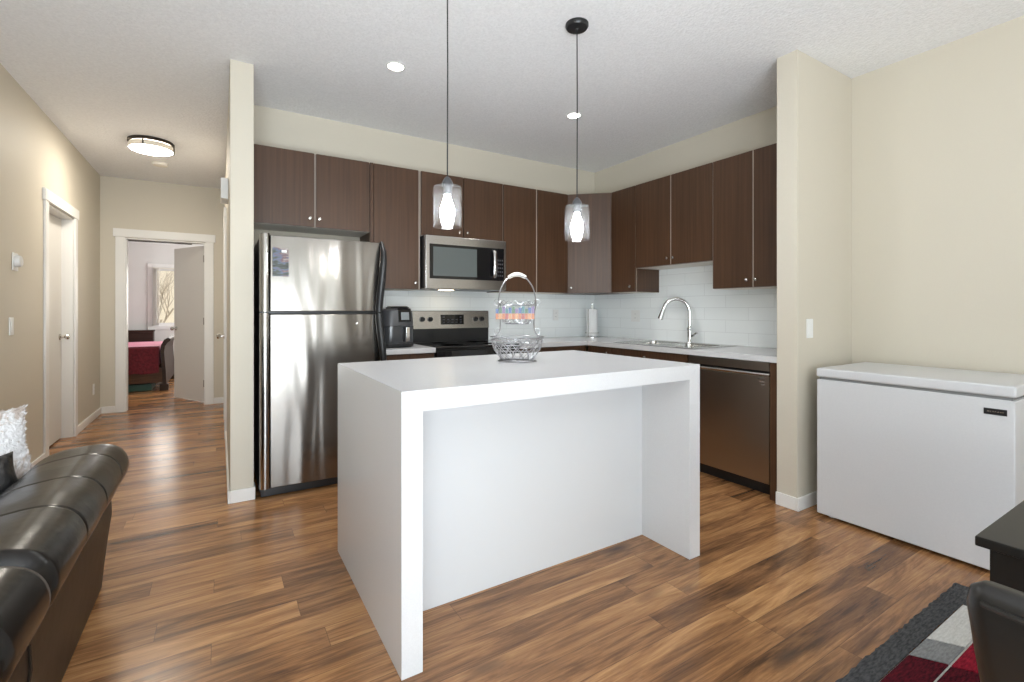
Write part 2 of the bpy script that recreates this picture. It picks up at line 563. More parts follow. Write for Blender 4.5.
def smooth_path(pts, sub=8):
    pts = [Vector(p) for p in pts]
    out = []
    for i in range(len(pts) - 1):
        p0 = pts[max(i - 1, 0)]
        p1, p2 = pts[i], pts[i + 1]
        p3 = pts[min(i + 2, len(pts) - 1)]
        for s in range(sub):
            t = s / sub
            out.append(0.5 * ((2 * p1) + (p2 - p0) * t + (2 * p0 - 5 * p1 + 4 * p2 - p3) * t * t + (3 * p1 - p0 - 3 * p2 + p3) * t ** 3))
    out.append(pts[-1])
    return out

def wpos(o):
    v = Vector((0, 0, 0))
    while o:
        v += o.location
        o = o.parent
    return v

def obj(name, bm, m, parent=None, kind=None, label=None, angle=35, local=False):
    """Link bm as one mesh object. Coordinates are world ones unless local; parents carry no rotation unless local is used."""
    if parent is not None and not local:
        bmesh.ops.translate(bm, verts=bm.verts, vec=-wpos(parent))
    bmesh.ops.recalc_face_normals(bm, faces=bm.faces)
    me = bpy.data.meshes.new(name)
    bm.to_mesh(me)
    bm.free()
    me.polygons.foreach_set('use_smooth', [True] * len(me.polygons))
    me.set_sharp_from_angle(angle=R(angle))
    for x in (m if isinstance(m, (list, tuple)) else [m]):
        me.materials.append(x)
    o = bpy.data.objects.new(name, me)
    C.objects.link(o)
    if angle == 35 and len(me.polygons) < 4000:
        wn_ = o.modifiers.new('weighted_normal', 'WEIGHTED_NORMAL')
        wn_.keep_sharp = True
    if parent is not None:
        o.parent = parent
    if kind:
        o['kind'] = kind
    if label:
        o['label'] = label
    return o

def thing(name, label, cat, loc=(0, 0, 0), group=None, rz=0.0):
    o = bpy.data.objects.new(name, None)
    o.empty_display_size = 0.1
    C.objects.link(o)
    o.location = loc
    o.rotation_euler = (0, 0, rz)
    return tag(o, label, cat, group)

def tag(o, label, cat, group=None):
    o['label'] = label
    o['category'] = cat
    if group:
        o['group'] = group
    return o

def bxs(name, boxes, m, parent=None, kind=None, bev=0.0, label=None):
    bm = nb()
    for b in boxes:
        box(bm, *b, bev=bev)
    return obj(name, bm, m, parent, kind, label)

def struct(name, boxes, m, bev=0.0):
    return bxs(name, boxes, m, None, 'structure', bev)

H = 2.74
# ------------------------------------------------------------------ room shell
struct('floor', [(-3.2, 3.8, -4.2, 10.7, -0.06, 0.0)], M['floor'])
struct('ceiling', [(-3.2, 3.8, -4.2, 10.7, H, H + 0.1)], M['ceiling'])
struct('wall_kitchen_back', [(0.183, 3.72, 4.067, 4.19, 0, H)], M['wall'])
struct('wall_right', [(3.60, 3.72, -4.12, 4.067, 0, H)], M['wall'])
struct('wall_right_stub', [(2.918, 3.60, 1.511, 1.634, 0, H)], M['wall'], 0.004)
struct('wall_column', [(0.054, 0.183, 3.401, 7.13, 0, H)], M['wall'], 0.004)
struct('wall_left', [(-1.30, -1.172, -4.12, 5.145, 0, H), (-1.30, -1.172, 5.965, 7.13, 0, H), (-1.30, -1.172, 5.145, 5.965, 2.05, H)], M['wall'])
struct('wall_hall_end', [(-3.0, -0.948, 7.13, 7.25, 0, H), (-0.152, 1.3, 7.13, 7.25, 0, H), (-0.948, -0.152, 7.13, 7.25, 2.045, H)], M['wall'])
# bedroom beyond
WX0, WX1, WZ0, WZ1 = -1.01, 0.30, 0.915, 1.95
struct('wall_bedroom_far', [(-3.0, WX0, 10.5, 10.62, 0, H), (WX1, 1.3, 10.5, 10.62, 0, H), (WX0, WX1, 10.5, 10.62, 0, WZ0), (WX0, WX1, 10.5, 10.62, WZ1, H)], M['bedroom_wall'])
struct('wall_bedroom_left', [(-3.12, -3.0, 7.13, 10.62, 0, H)], M['bedroom_wall'])
struct('wall_bedroom_right', [(1.3, 1.42, 7.13, 10.62, 0, H)], M['bedroom_wall'])
struct('wall_closet_left', [(-2.0, -1.9, 4.6, 7.13, 0, H)], M['bedroom_wall'])
# living-room wall behind the camera, with wide patio glazing
PX0, PX1, PZ0, PZ1 = -0.60, 3.00, 0.10, 2.40
struct('wall_rear', [(-1.172, PX0, -4.12, -4.0, 0, H), (PX1, 3.60, -4.12, -4.0, 0, H), (PX0, PX1, -4.12, -4.0, PZ1, H), (PX0, PX1, -4.12, -4.0, 0, PZ0)], M['wall'])

def window(n, x0, x1, z0, z1, ymid, mull, fr=0.06):
    root = bxs('window_%d' % n, [(x0, x1, ymid - .035, ymid + .035, z0, z0 + fr), (x0, x1, ymid - .035, ymid + .035, z1 - fr, z1),
                               (x0, x0 + fr, ymid - .035, ymid + .035, z0 + fr, z1 - fr), (x1 - fr, x1, ymid - .035, ymid + .035, z0 + fr, z1 - fr)]
               + [(m - .04, m + .04, ymid - .03, ymid + .03, z0 + fr, z1 - fr) for m in mull], M['trim'], None, 'structure')
    xs = [x0 + fr] + sorted(mull) + [x1 - fr]
    for a, b in zip(xs, xs[1:]):
        bm = nb()
        box(bm, a + (.04 if a in mull else 0), b - (.04 if b in mull else 0), ymid - .003, ymid + .003, z0 + fr, z1 - fr)
        obj('glass_pane', bm, M['pane'], root)
    return root
window(1, PX0, PX1, PZ0, PZ1, -4.06, [0.6, 1.8])
wb = window(2, WX0, WX1, WZ0, WZ1, 10.56, [-0.36], 0.05)
# casing and sill round the bedroom window, then a narrow blind stack at its left
struct('trim_1', [(WX0 - .07, WX0, 10.482, 10.5, WZ0 - .07, WZ1 + .07), (WX1, WX1 + .07, 10.482, 10.5, WZ0 - .07, WZ1 + .07),
                  (WX0, WX1, 10.482, 10.5, WZ1, WZ1 + .07), (WX0, WX1, 10.482, 10.5, WZ0 - .07, WZ0)], M['trim'], 0.003)
bm = nb()
for i in range(7):
    box(bm, WX0 + 0.012 + i * 0.013, WX0 + 0.016 + i * 0.013, 10.435, 10.515 - .02, WZ0 + 0.01, WZ1 - 0.02)
box(bm, WX0 + .005, WX1 - .005, 10.45, 10.49, WZ1 - 0.02, WZ1 - 0.002)
tag(obj('vertical_blind', bm, M['under_white']), 'cream vertical blind slats drawn to the left of the bedroom window', 'blind')

# door casings
def casing(name, boxes):
    return struct(name, boxes, M['trim'], 0.003)
# closed door in the left hall wall
casing('trim_2', [(-1.1715, -1.155, 5.064, 5.147, 0, 2.055), (-1.1715, -1.155, 5.963, 6.046, 0, 2.055), (-1.1715, -1.150, 5.040, 6.072, 2.055, 2.145),
                  (-1.2995, -1.1715, 5.145, 5.160, 0, 2.05), (-1.2995, -1.1715, 5.950, 5.965, 0, 2.05), (-1.2995, -1.1715, 5.160, 5.950, 2.035, 2.05)])
def knob(parent, base, nrm, m=None):
    bm = nb()
    prof = [(0.028, 0.0), (0.030, 0.004), (0.026, 0.010), (0.011, 0.014), (0.010, 0.034), (0.022, 0.042), (0.027, 0.054), (0.023, 0.066), (0.008, 0.071)]
    lathe(bm, prof, (0, 0, 0), 20)
    q = Vector((0, 0, 1)).rotation_difference(Vector(nrm))
    bmesh.ops.rotate(bm, verts=bm.verts, cent=(0, 0, 0), matrix=q.to_matrix())
    bmesh.ops.translate(bm, verts=bm.verts, vec=base)
    return obj('door_handle', bm, m or M['nickel'], parent, label='satin nickel round door knob')
bm = nb()
box(bm, -1.290, -1.252, 5.163, 5.947, 0.012, 2.032, 0.003)
d1 = obj('door_1', bm, M['door_paint'], None, 'structure')
knob(d1, Vector((-1.252, 5.885, 0.945)), (1, 0, 0))
# open bedroom door
casing('trim_3', [(-1.035, -0.946, 7.114, 7.1305, 0, 2.05), (-0.154, -0.066, 7.114, 7.1305, 0, 2.05), (-1.055, -0.046, 7.108, 7.1305, 2.05, 2.145),
                  (-0.948, -0.933, 7.1305, 7.25, 0, 2.045), (-0.167, -0.152, 7.1305, 7.25, 0, 2.045), (-0.933, -0.167, 7.1305, 7.25, 2.030, 2.045)])
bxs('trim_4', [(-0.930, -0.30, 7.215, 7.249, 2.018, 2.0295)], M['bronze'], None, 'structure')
bm = nb()
box(bm, -0.74, 0.0, 0.0, 0.036, 0.012, 2.022, 0.003)
d2 = obj('door_2', bm, M['door_paint'], None, 'structure')
d2.location = (-0.170, 7.262, 0)
d2.rotation_euler = (0, 0, -R(61))
bm = nb()
lathe(bm, [(0.028, 0), (0.026, 0.01), (0.011, 0.014), (0.010, 0.034), (0.022, 0.042), (0.027, 0.054), (0.023, 0.066), (0.008, 0.071)], (0, 0, 0), 20, axis='y')
bmesh.ops.translate(bm, verts=bm.verts, vec=(-0.68, 0.0, 0.945))
obj('door_handle', bm, M['nickel'], d2, label='satin nickel round door knob', local=True)
for z in (0.25, 1.05, 1.85):
    bm = nb()
    box(bm, -0.003, 0.010, -0.012, 0.030, z - 0.045, z + 0.045, 0.003)
    obj('hinge', bm, M['hinge'], d2, local=True)
# casing of another door in the right hall wall, seen edge on, and its slab
casing('trim_5', [(0.036, 0.0545, 6.02, 6.10, 0, 2.05), (0.036, 0.0545, 5.12, 5.20, 0, 2.05), (0.032, 0.0545, 5.10, 6.12, 2.05, 2.14)])
bm = nb()
box(bm, 0.044, 0.0535, 5.203, 6.017, 0.012, 2.046, 0.002)
d3 = obj('door_3', bm, M['door_paint'], None, 'structure')
knob(d3, Vector((0.044, 5.28, 0.945)), (-1, 0, 0))

# baseboards
bh, bt = 0.078, 0.013
def base(name, boxes):
    struct(name, boxes, M['trim'], 0.004)
base('baseboard_left', [(-1.1715, -1.1715 + bt, -4.0, 5.062, 0, bh), (-1.1715, -1.1715 + bt, 6.048, 7.1295, 0, bh)])
base('baseboard_hall_end', [(-1.158, -1.037, 7.1295 - bt, 7.1295, 0, bh), (-0.064, 0.040, 7.1295 - bt, 7.1295, 0, bh)])
base('baseboard_column', [(0.041, 0.0535, 3.388, 5.118, 0, bh), (0.041, 0.0535, 6.102, 7.115, 0, bh), (0.0535, 0.190, 3.388, 3.4005, 0, bh), (0.1835, 0.1925, 3.4005, 3.50, 0, bh)])
base('baseboard_stub', [(2.905, 3.5995, 1.498, 1.5105, 0, bh), (2.905, 2.9175, 1.5105, 1.634, 0, bh)])
base('baseboard_right', [(3.587, 3.5995, -4.0, 1.497, 0, bh)])
base('baseboard_rear', [(-1.15, 3.58, -3.9995, -3.987, 0, bh)])
base('baseboard_bedroom', [(-2.99, 1.29, 10.487, 10.4995, 0, bh)])

# tiled backsplash
struct('backsplash_back', [(1.0, 3.588, 4.058, 4.0665, 0.902, 1.372)], M['tile_x'])
struct('backsplash_right', [(3.591, 3.5995, 1.635, 4.0665, 0.902, 1.62)], M['tile_y'])

# outside the windows
struct('ground_outside', [(-12, 12, 10.7, 22, -1.1, -1.0), (-12, 12, -16, -4.3, -1.1, -1.0)], M['lawn'])
struct('neighbour_house_wall', [(-7, 6, 17.0, 17.3, -1.0, 6.0)], M['house'])
bm = nb()
def branch(bm, p, d, ln, r, lev):
    q = p + d * ln
    mid = p + d * ln * .5 + Vector((random.uniform(-1, 1), random.uniform(-1, 1), 0)) * ln * .05
    tube(bm, [p, mid, q], [r, r * .85, r * .7], 6)
    if lev > 0:
        for k in range(3 if lev > 1 else 2):
            nd = (d + Vector((random.uniform(-.9, .9), random.uniform(-.5, .5), random.uniform(-.1, .5)))).normalized()
            branch(bm, p + d * ln * random.uniform(.45, 1.0), nd, ln * random.uniform(.55, .8), r * .55, lev - 1)
branch(bm, Vector((-1.5, 13.6, -1.0)), Vector((0.10, 0, 1)), 1.7, 0.045, 5)
tag(obj('bare_tree', bm, M['bark']), 'bare leafless tree outside the bedroom window', 'tree')

# ------------------------------------------------------------------ kitchen wall cabinets
TOP = 2.347
YU, XU = 3.737, 3.269
def small_knob(parent, p, nrm):
    bm = nb()
    lathe(bm, [(0.0045, 0.0), (0.0045, 0.010), (0.010, 0.013), (0.0125, 0.019), (0.010, 0.025), (0.003, 0.027)], (0, 0, 0), 16)
    q = Vector((0, 0, 1)).rotation_difference(Vector(nrm))
    bmesh.ops.rotate(bm, verts=bm.verts, cent=(0, 0, 0), matrix=q.to_matrix())
    bmesh.ops.translate(bm, verts=bm.verts, vec=Vector(p))
    return obj('knob', bm, M['nickel'], parent, label='small round nickel knob')

def carcass(x0, x1, y0, y1, z0, z1):
    """Cabinet box: pale front edges, wood on the ends, white underside."""
    bm = nb()
    vs = box(bm, x0, x1, y0, y1, z0, z1)
    return bm

def paint_carcass(bm, ends):
    bm.normal_update()
    for f in bm.faces:
        n = f.normal
        if n.z < -.9:
            f.material_index = 2
        elif abs(getattr(n, ends)) > .9:
            f.material_index = 1
CM = None
def back_upper(label, x0, x1, z0, doors, knobs, end_panel=None):
    t = thing('upper_cabinet', label, 'cabinet', ((x0 + x1) / 2, 4.05, z0), 'espresso wall cabinets')
    bm = carcass(x0 + .0008, x1 - .0008, YU + .021, 4.057, z0, TOP - 0.002)
    paint_carcass(bm, 'x')
    if len(doors) == 2 and z0 < 1.5:
        box(bm, doors[0][1] + .0008, doors[1][0] - .0008, YU + .004, YU + .0208, z0 + .003, TOP - .003, mi=0)
    obj('body', bm, [M['melamine'], M['cab'], M['under_white']], t)
    if end_panel:
        bm = nb()
        box(bm, end_panel[0], end_panel[1], YU, YU + .0205, z0, TOP - .002)
        obj('filler_strip', bm, M['cab'], t)
    for (a, b), kn in zip(doors, knobs):
        bm = nb()
        box(bm, a, b, YU, YU + .019, z0 + .003, TOP - .003, 0.0018)
        d = obj('door', bm, M['cab'], t)
        if kn:
            small_knob(d, (kn[0], YU, kn[1]), (0, -1, 0))
    return t
back_upper('short two-door dark cabinet above the fridge', 0.196, 0.999, 1.800, [(0.199, 0.592), (0.606, 0.994)], [(0.561, 1.862), (0.626, 1.862)])
back_upper('tall single-door dark cabinet between fridge and microwave, above the air fryer', 0.9995, 1.416, 1.360, [(1.030, 1.396)], [(1.365, 1.414)], (1.001, 1.026))
back_upper('short two-door dark cabinet directly above the microwave', 1.4165, 2.208, 1.812, [(1.421, 1.802), (1.811, 2.201)], [(1.762, 1.861), (1.836, 1.861)], None)
back_upper('tall two-door dark cabinet right of the microwave', 2.2085, 2.955, 1.360, [(2.215, 2.572), (2.584, 2.952)], [None, None])

# diagonal corner cabinet
t = thing('corner_upper_cabinet', 'diagonal single-door corner cabinet above the paper towels', 'cabinet', (3.35, 3.85, 1.36), 'espresso wall cabinets')
bm = nb()
prism(bm, [(2.9565, YU + .022), (2.9565, 4.057), (3.590, 4.057), (3.590, 3.4575), (XU + .022, 3.4575)], 1.360, TOP - .002)
bm.normal_update()
for f in bm.faces:
    f.material_index = 2 if f.normal.z < -.9 else 1
obj('body', bm, [M['melamine'], M['cab'], M['under_white']], t)
A, B_ = Vector((2.957, YU, 0)), Vector((XU, 3.458, 0))
dv = (B_ - A).normalized()
nv = Vector((dv.y, -dv.x, 0))
if nv.y > 0:
    nv = -nv
bm = nb()
a, b = A + dv * .004, B_ - dv * .004
prism(bm, [(a.x, a.y), (b.x, b.y), (b.x - nv.x * .018, b.y - nv.y * .018), (a.x - nv.x * .018, a.y - nv.y * .018)], 1.363, TOP - .003, 0.0015)
d = obj('door', bm, M['cab'], t)
kp = A + dv * .032
small_knob(d, (kp.x, kp.y, 1.412), nv)

def right_upper(label, y0, y1, z0, doors, knobs):
    t = thing('upper_cabinet', label, 'cabinet', (3.58, (y0 + y1) / 2, z0), 'espresso wall cabinets')
    bm = carcass(XU + .021, 3.590, y0 + .0008, y1 - .0008, z0, TOP - .002)
    paint_carcass(bm, 'y')
    for (a1, b1), (a2, b2) in zip(doors, doors[1:]):
        box(bm, XU + .003, XU + .0208, b2 + .0008, a1 - .0008, z0 + .003, TOP - .003, mi=0)
    box(bm, XU + .003, XU + .0208, y1 - .0046, y1 - .0009, z0 + .003, TOP - .003, mi=0)
    obj('body', bm, [M['melamine'], M['cab'], M['under_white']], t)
    for (a, b), kn in zip(doors, knobs):
        bm = nb()
        box(bm, XU, XU + .019, a, b, z0 + .003, TOP - .003, 0.0018)
        d = obj('door', bm, M['cab'], t)
        if kn:
            small_knob(d, (XU, kn[0], kn[1]), (-1, 0, 0))
    return t
right_upper('narrow single-door dark cabinet left of the sink, beside the corner cabinet', 3.138, 3.457, 1.360, [(3.144, 3.452)], [(3.192, 1.414)])
right_upper('shorter two-door dark cabinet above the sink', 2.332, 3.137, 1.577, [(2.739, 3.133), (2.336, 2.729)], [(2.762, 1.637), (2.699, 1.636)])
right_upper('tall two-door dark cabinet next to the cream wall stub, above the dishwasher', 1.640, 2.331, 1.355, [(2.006, 2.326), (1.645, 1.996)], [(2.040, 1.411), (1.974, 1.411)])

# ------------------------------------------------------------------ counters and base cabinets
ZC0, ZC1 = 0.864, 0.902
bm = nb()
box(bm, 1.012, 1.4155, 3.417, 4.057, ZC0, ZC1, 0.003)
tag(obj('countertop', bm, M['quartz']), 'short white countertop under the air fryer', 'countertop')
SX0, SX1, SY0, SY1 = 3.02, 3.50, 2.33, 3.09       # sink cut-out
bm = nb()
for b in ((2.191, 2.93, 3.417, 4.0575), (2.93, 3.590, SY1, 4.0575), (2.93, SX0, SY0, SY1), (SX1, 3.590, SY0, SY1), (2.93, 3.590, 1.636, SY0)):
    box(bm, *b, ZC0, ZC1)
bmesh.ops.remove_doubles(bm, verts=bm.verts, dist=1e-5)
tag(obj('countertop', bm, M['quartz']), 'long L-shaped white countertop holding the sink', 'countertop')

def base_unit(label, x0, x1, y0, y1, face, fronts, kick=True):
    """face 'y': doors on the low-y side; 'x': doors on the low-x side. fronts: (a,b,z0,z1,name)"""
    t = thing('base_cabinet', label, 'cabinet', ((x0 + x1) / 2, (y0 + y1) / 2, 0), 'espresso base cabinets')
    bm = nb()
    if face == 'y':
        box(bm, x0, x1, y0 + .02, y1, 0.10, ZC0 - .001)
        box(bm, x0, x1, y0 + .07, y1, 0.0, 0.10)
    else:
        box(bm, x0 + .02, x1, y0, y1, 0.10, ZC0 - .001)
        box(bm, x0 + .07, x1, y0, y1, 0.0, 0.10)
    obj('body', bm, M['cab'], t)
    for a, b, z0, z1, nm in fronts:
        bm = nb()
        if face == 'y':
            box(bm, a, b, y0, y0 + .019, z0, z1, .0018)
        else:
            box(bm, x0, x0 + .019, a, b, z0, z1, .0018)
        d = obj(nm, bm, M['cab'], t)
        if face == 'y':
            small_knob(d, ((a + b) / 2, y0, z1 - .05), (0, -1, 0))
        else:
            small_knob(d, (x0, (a + b) / 2, z1 - .05), (-1, 0, 0))
    return t
YB, XB = 3.442, 2.955
base_unit('dark base cabinet under the air fryer, left of the stove', 1.014, 1.414, YB, 4.055, 'y', [(1.018, 1.410, .70, .858, 'drawer'), (1.018, 1.410, .105, .695, 'door')])
base_unit('dark base cabinet between the stove and the corner', 2.193, 2.953, YB, 4.055, 'y', [(2.197, 2.915, .70, .858, 'drawer'), (2.197, 2.555, .105, .695, 'door'), (2.560, 2.915, .105, .695, 'door')])
t = thing('base_cabinet', 'dark sink base cabinet left of the dishwasher', 'cabinet', (3.27, 2.87, 0), 'espresso base cabinets')
bm = nb()
box(bm, XB + .02, 3.588, 2.316, 3.44, 0.10, 0.66)
box(bm, XB + .07, 3.588, 2.316, 3.44, 0.0, 0.10)
box(bm, XB + .02, 2.999, 2.316, 3.44, 0.66, ZC0 - .001)
obj('body', bm, M['cab'], t)
for a, b, z0, z1, nm in ((2.320, 2.72, .105, .695, 'door'), (2.725, 3.12, .105, .695, 'door'), (2.320, 3.12, .70, .858, 'false_front'), (3.125, 3.435, .105, .858, 'door')):
    bm = nb()
    box(bm, XB, XB + .019, a, b, z0, z1, .0018)
    d = obj(nm, bm, M['cab'], t)
    small_knob(d, (XB, a + .04 if nm == 'door' else (a + b) / 2, z1 - .05), (-1, 0, 0))
bm = nb()
box(bm, XB - .012, 3.588, 1.640, 1.690, 0.0, ZC0 - .001)
tag(obj('end_panel', bm, M['cab']), 'dark filler panel between dishwasher and cream wall stub', 'panel')

# ------------------------------------------------------------------ dishwasher
t = thing('dishwasher', 'stainless dishwasher with pocket handle under the right counter', 'dishwasher', (3.25, 2.0, 0))
y0, y1 = 1.694, 2.310
bm = nb()
box(bm, 2.985, 3.58, y0 + .004, y1 - .004, 0.10, ZC0 - .002)
box(bm, 3.02, 3.58, y0 + .004, y1 - .004, 0.0, 0.10)
obj('body', bm, M['black_plastic'], t)
bm = nb()
box(bm, 2.950, 2.984, y0 + .005, y1 - .005, 0.088, 0.768, 0.004)
dd = obj('door', bm, M['steel_dark'], t)
bm = nb()
rings = []
for z, x in ((.769, 2.9505), (.780, 2.948), (.788, 2.952), (.789, 2.962)):
    rings.append((x, z))
poly = [(2.983, .769)] + rings + [(2.983, .789)]
lo = [(x, y0 + .005, z) for x, z in poly]
hi = [(x, y1 - .005, z) for x, z in poly]
loft(bm, [lo, hi])
obj('handle', bm, M['steel'], t, label='bright steel lip of the pocket handle')
bm = nb()
box(bm, 2.950, 2.984, y0 + .005, y1 - .005, 0.804, 0.858, 0.003)
obj('control_panel', bm, M['steel_dark'], t)
bm = nb()
for i in range(3):
    box(bm, 2.9490, 2.9500, 1.727, 1.775 - i * .012, 0.748 - i * .018, 0.755 - i * .018)
obj('marking', bm, M['nickel'], dd, label='small pale printed lines')

# ------------------------------------------------------------------ sink and faucet
t = thing('kitchen_sink', 'stainless double-bowl drop-in sink in the right counter', 'sink', (3.26, 2.71, ZC1))
bm = nb()
X0, X1, Y0, Y1 = 2.985, 3.535, 2.295, 3.125
z = ZC1 + .0005
rim = [(X0, Y0, X1, Y1)]
ym = 2.71
bx = (3.035, 3.435)
bowls = [(2.345, 2.690), (2.730, 3.075)]
for b in ((X0, bx[0], Y0, Y1), (bx[1], X1, Y0, Y1), (bx[0], bx[1], Y0, bowls[0][0]), (bx[0], bx[1], bowls[0][1], bowls[1][0]), (bx[0], bx[1], bowls[1][1], Y1)):
    box(bm, *b, z, z + .0055)
bmesh.ops.remove_doubles(bm, verts=bm.verts, dist=1e-5)
obj('rim', bm, M['steel_sink'], t)
for a, b in bowls:
    bm = nb()
    def ring(ins, zz, n=8, rad=.05):
        pts = []
        xa, xb, ya, yb = bx[0] + ins, bx[1] - ins, a + ins, b - ins
        for cx, cy, s in ((xb - rad, yb - rad, 0), (xa + rad, yb - rad, 90), (xa + rad, ya + rad, 180), (xb - rad, ya + rad, 270)):
            for i in range(n + 1):
                g = R(s + 90 * i / n)
                pts.append((cx + rad * math.cos(g), cy + rad * math.sin(g), zz))
        return pts
    loft(bm, [ring(-.002, z + .006), ring(.002, z + .003), ring(.006, z - .02), ring(.014, z - .15), ring(.04, z - .175)], cap=False)
    vs = bm.verts[:]
    bm.verts.ensure_lookup_table()
    k = len(ring(0, 0))
    bm.faces.new(bm.verts[-k:])
    bw = obj('bowl', bm, M['steel_sink'], t)
    bm = nb()
    cx, cy = (bx[0] + bx[1]) / 2, (a + b) / 2
    lathe(bm, [(.042, z - .1745), (.042, z - .171), (.030, z - .171), (.028, z - .1725), (.004, z - .1725)], (cx, cy, 0), 20)
    obj('drain', bm, M['chrome'], bw)
t = thing('faucet', 'chrome gooseneck pull-down faucet behind the sink', 'faucet', (3.485, 2.71, ZC1 + .006))
zb = ZC1 + .0065
fx, fy = 3.485, 2.71
bm = nb()
lathe(bm, [(.028, zb), (.028, zb + .006), (.024, zb + .012), (.0225, zb + .05), (.0225, zb + .112), (.0245, zb + .116), (.0245, zb + .126), (.019, zb + .132), (.0175, zb + .150)], (fx, fy, 0), 24)
obj('base', bm, M['chrome'], t)
bm = nb()
dx, dy = -.80, .60
path = [(fx, fy, zb + .12), (fx, fy, zb + .20), (fx, fy, zb + .262)]
for i in range(1, 13):
    g = math.pi * i / 12 * .93
    rr = .112
    path.append((fx + dx * rr * (1 - math.cos(g)), fy + dy * rr * (1 - math.cos(g)), zb + .262 + .118 * math.sin(g)))
tube(bm, smooth_path(path, 3), .0165, 12)
obj('neck', bm, M['chrome'], t)
e = Vector(path[-1]); e0 = Vector(path[-2]); dn = (e - e0).normalized()
bm = nb()
tube(bm, [e - dn * .002, e + dn * .01, e + dn * .05, e + dn * .085, e + dn * .09], [.017, .019, .022, .024, .019], 14)
obj('spray_head', bm, M['chrome'], t)
bm = nb()
tube(bm, [(fx, fy - .018, zb + .062), (fx, fy - .042, zb + .062)], .013, 12)
tube(bm, [(fx, fy - .040, zb + .064), (fx - .01, fy - .060, zb + .078), (fx - .02, fy - .092, zb + .088)], [.010, .009, .008], 10)
obj('lever', bm, M['chrome'], t)

# ------------------------------------------------------------------ stove
t = thing('stove', 'stainless and black electric stove between the two counters', 'stove', (1.803, 3.72, 0))
x0, x1 = 1.420, 2.186
bm = nb()
box(bm, x0, x1, 3.46, 4.045, 0.03, 0.888, .003)
for xx in (x0 + .05, x1 - .05):
    for yy in (3.5, 3.98):
        lathe(bm, [(.018, 0), (.018, .03)], (xx, yy, 0), 12)
obj('body', bm, M['black_plastic'], t)
bm = nb()
box(bm, x0, x1, 3.425, 3.978, 0.889, 0.906, .004)
for cx, cy, r in ((1.62, 3.83, .075), (1.99, 3.83, .10), (1.62, 3.57, .10), (1.99, 3.57, .075)):
    lathe(bm, [(r, .9061), (r, .9064), (r - .004, .9064), (r - .004, .9061)], (cx, cy, 0), 32)
obj('cooktop', bm, M['black_glass'], t)
bm = nb()
box(bm, x0 + .004, x1 - .004, 3.418, 3.459, 0.215, 0.872, .005)
od = obj('oven_door', bm, M['black_glass'], t)
bm = nb()
tube(bm, [(x0 + .05, 3.385, .80), (x1 - .05, 3.385, .80)], .012, 12)
for xx in (x0 + .08, x1 - .08):
    tube(bm, [(xx, 3.385, .80), (xx, 3.419, .80)], .008, 8)
obj('handle', bm, M['steel'], od, label='stainless bar handle')
bm = nb()
box(bm, x0 + .004, x1 - .004, 3.425, 3.459, 0.05, 0.205, .005)
obj('drawer', bm, M['steel'], t)
bm = nb()
poly = [(3.980, .907), (3.978, 1.022), (3.990, 1.186), (4.045, 1.186), (4.045, .890)]
loft(bm, [[(x0 + .002, y, zz) for y, zz in poly], [(x1 - .002, y, zz) for y, zz in poly]])
bgd = obj('backguard', bm, M['black_plastic'], t)
bm = nb()
poly = [(3.9765, 1.026), (3.987, 1.178), (3.984, 1.182), (3.972, 1.182), (3.962, 1.026)]
loft(bm, [[(x0 + .006, y, zz) for y, zz in poly], [(x1 - .006, y, zz) for y, zz in poly]])
cp = obj('control_panel', bm, M['steel'], t, label='stainless control panel with rounded top edge')
bm = nb()
poly = [(3.9655, 1.062), (3.9705, 1.150), (3.966, 1.150), (3.961, 1.062)]
loft(bm, [[(1.690, y, zz) for y, zz in poly], [(1.918, y, zz) for y, zz in poly]])
dsp = obj('display', bm, M['black_glass'], cp)
for i in range(5):
    for j in range(3):
        if 1 <= i <= 3 and j == 2:
            continue
        bm = nb()
        box(bm, 1.708 + i * .042, 1.728 + i * .042, 3.9590 + j * .0014, 3.9602 + j * .0014, 1.076 + j * .024, 1.086 + j * .024)
        obj('button', bm, M['dark_grey_plastic'], cp)
for kx in (1.515, 1.590, 2.040, 2.105):
    bm = nb()
    lathe(bm, [(.022, 0.0), (.022, .010), (.019, .020), (.017, .024), (.004, .025)], (kx, 3.966, 1.110), 18, axis='y')
    box(bm, kx - .004, kx + .004, 3.936, 3.944, 1.092, 1.128, .001)
    obj('knob', bm, M['black_plastic'], cp, label='black round control knob')

# ------------------------------------------------------------------ over-range microwave
t = thing('microwave', 'stainless over-range microwave hung above the stove', 'microwave', (1.808, 3.85, 1.365))
x0, x1 = 1.428, 2.192
bm = nb()
box(bm, x0, x1, 3.695, 4.050, 1.368, 1.808, .003)
obj('body', bm, M['black_plastic'], t)
bm = nb()
box(bm, x0, x1, 3.660, 3.694, 1.368, 1.808, .005)
fr = obj('front', bm, M['steel'], t)
bm = nb()
box(bm, 1.462, 2.168, 3.6565, 3.6595, 1.452, 1.738, .002)
dr = obj('door', bm, M['black_glass'], t)
bm = nb()
box(bm, 1.492, 1.895, 3.6555, 3.6563, 1.475, 1.715, .002)
obj('window', bm, plain('microwave_mesh_glass', (0.10, 0.115, 0.115), 0.12), dr)
bm = nb()
hp = [(2.060, 3.657, 1.715), (2.060, 3.632, 1.700), (2.060, 3.622, 1.64), (2.060, 3.622, 1.56), (2.060, 3.632, 1.492), (2.060, 3.657, 1.477)]
tube(bm, smooth_path(hp, 6), .018, 12, flat=0.55)
obj('handle', bm, M['steel'], dr, label='curved stainless vertical handle')
for i in range(3):
    for j in range(5):
        bm = nb()
        box(bm, 2.100 + i * .022, 2.112 + i * .022, 3.6555, 3.6563, 1.490 + j * .034, 1.504 + j * .034)
        obj('key', bm, M['dark_grey_plastic'], dr)
bm = nb()
box(bm, 1.64, 1.76, 3.84, 3.90, 1.3655, 1.3678)
